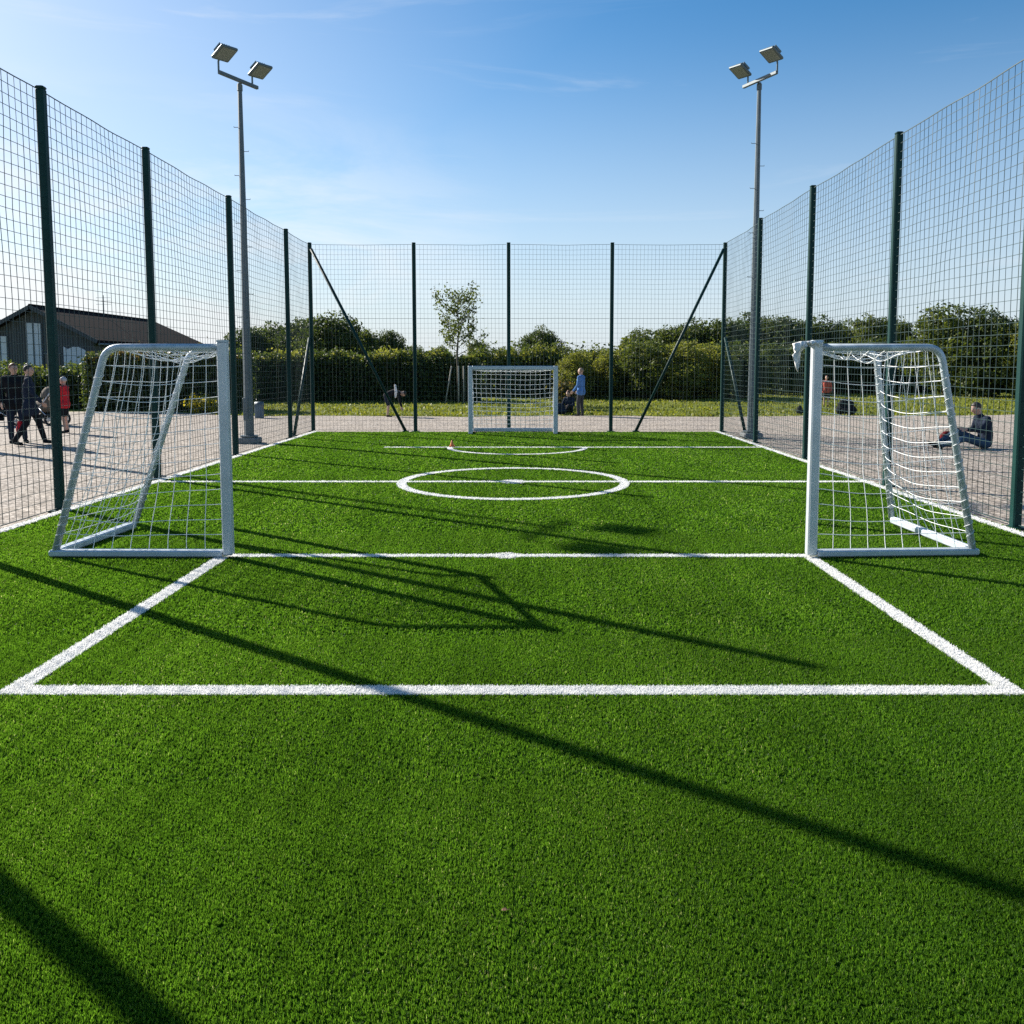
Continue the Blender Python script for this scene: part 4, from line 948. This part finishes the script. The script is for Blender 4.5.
# ------------------------------------------------------------------ pushchairs
def pushchair(label, x, y, rz, mat, s):
    t = thing('pushchair', label, 'pushchair', (x,y,-.03), rz, 'pushchairs on the gravel'); t.scale = (s,s,s)
    b = MB(); b.cap((0,-.10,.50),.20,(0,.30,.46),.17); b.cap((0,-.16,.70),.17,(0,-.12,.50),.19); remeshed(b,'seat',mat,t,.02,4)
    b = MB(); n = 8
    for i in range(n+1):
        for j in range(9):
            pass
    vs_, fs_ = [], []
    for sh, r_ in ((0,.30),(1,.285)):
        for i in range(n+1):
            a = R(10+i*150/n)
            for j in range(9):
                c = R(-90+j*180/8); vs_.append((r_*math.sin(c)*.85, -.12+.30*0-r_*math.cos(c)*math.cos(a)*-1*.9-.08, .72+r_*math.cos(c)*math.sin(a)*1.05))
    for i in range(n):
        for j in range(8):
            q = i*9+j; fs_ += [(q,q+1,q+10,q+9), (81+q,81+q+9,81+q+10,81+q+1)]
    b.add(vs_, fs_); b.build('hood', mat, t, True)
    b = MB()
    for sx_ in (-.24,.24):
        b.tube([(sx_,.42,.16),(sx_,-.10,.52),(sx_,-.55,.98)],.014,6); b.tube([(sx_,-.38,.16),(sx_,.0,.46)],.014,6)
    b.tube([(-.24,-.38,.16),(.24,-.38,.16)],.012,6); b.build('frame', M['chrome'], t, True)
    b = MB(); b.tube([(-.24,-.55,.98),(-.20,-.60,1.02),(.20,-.60,1.02),(.24,-.55,.98)],.02,8); b.build('handlebar', M['rubber'], t, True)
    b = MB(); b.box((0,-.12,.24),(.36,.4,.12),bev=.03); b.build('basket', M['black'], t)
    for sx_ in (-.27,.27):
        for yy in (.42,-.38):
            w_ = MB(); w_.torus((sx_,yy,.155),(1,0,0),.125,.03); o = w_.build('wheel', M['rubber'], t, True)
            h_ = MB(); h_.tube([(sx_-.02,yy,.155),(sx_+.02,yy,.155)],.05,10)
            for q in range(5): a = q*1.2566; h_.tube([(sx_,yy,.155),(sx_,yy+.115*math.cos(a),.155+.115*math.sin(a))],.009,4)
            h_.build('wheel_hub', M['chrome'], o)
pushchair('brown pushchair with pale handle between the dark men and the red topped child', X_at(47,25), 25, R(70), M['brown'], 1.12)
pushchair('black pushchair cut off by the left edge of the picture', X_at(2,24.5), 24.5, R(-60), M['black'], .85)
b = MB(); b.cap((0,0,.10),.07,(.02,0,.26),.05); o = remeshed(b,'carrier_bag',M['red'],None,.012,4); o.location = (X_at(20,18.3),18.3,.22); tag(o,'small red bag held between the two dark clothed men','bag')

# ------------------------------------------------------------------ small things
# blue-grey bin
xb, yb = X_at(259.5,28.2), 28.2
t = thing('litter_bin', 'blue grey litter bin with rounded lid beside the left floodlight mast', 'bin', (xb,yb,-.04))
b = MB(); b.box((0,0,.22),(.26,.26,.44),bev=.03); b.build('bin_body', M['bin'], t)
b = MB(); b.tube([(-.135,0,.44),(.135,0,.44)],.12,16); b.build('lid', M['galv'], t, True)
# orange marker cone
t = thing('marker_cone', 'small orange marker cone on the far box line', 'cone', (X_at(452,17.62),17.62,.02))
b = MB(); b.tube([(0,0,.012),(0,0,.03),(0,0,.125),(0,0,.135)],[.045,.041,.014,.007],16); b.build('cone_body', M['cone'], t, True)
b = MB(); b.box((0,0,.008),(.12,.12,.016),bev=.006); b.build('cone_base', M['cone'], t)
# withered leaf on the turf
b = MB(); lx, ly = -.055, 2.47
ol = [(-.010,0),(-.005,.006),(.003,.008),(.011,.002),(.004,-.006),(-.005,-.005)]
b.prism(ol, lambda x,y:(lx+x,ly+y,.030+abs(y)*.6), lambda x,y:(lx+x,ly+y,.029+abs(y)*.6)); b.tube([(lx+.011,ly+.002,.030),(lx+.018,ly+.004,.032)],.0009,5)
M['dead'] = solid('withered leaf', (.16,.08,.035), .8, var=.3, scale=90)
o = outward(b.build('withered_leaf', M['dead'])); tag(o,'small brown withered leaf lying on the turf near the viewer','leaf')
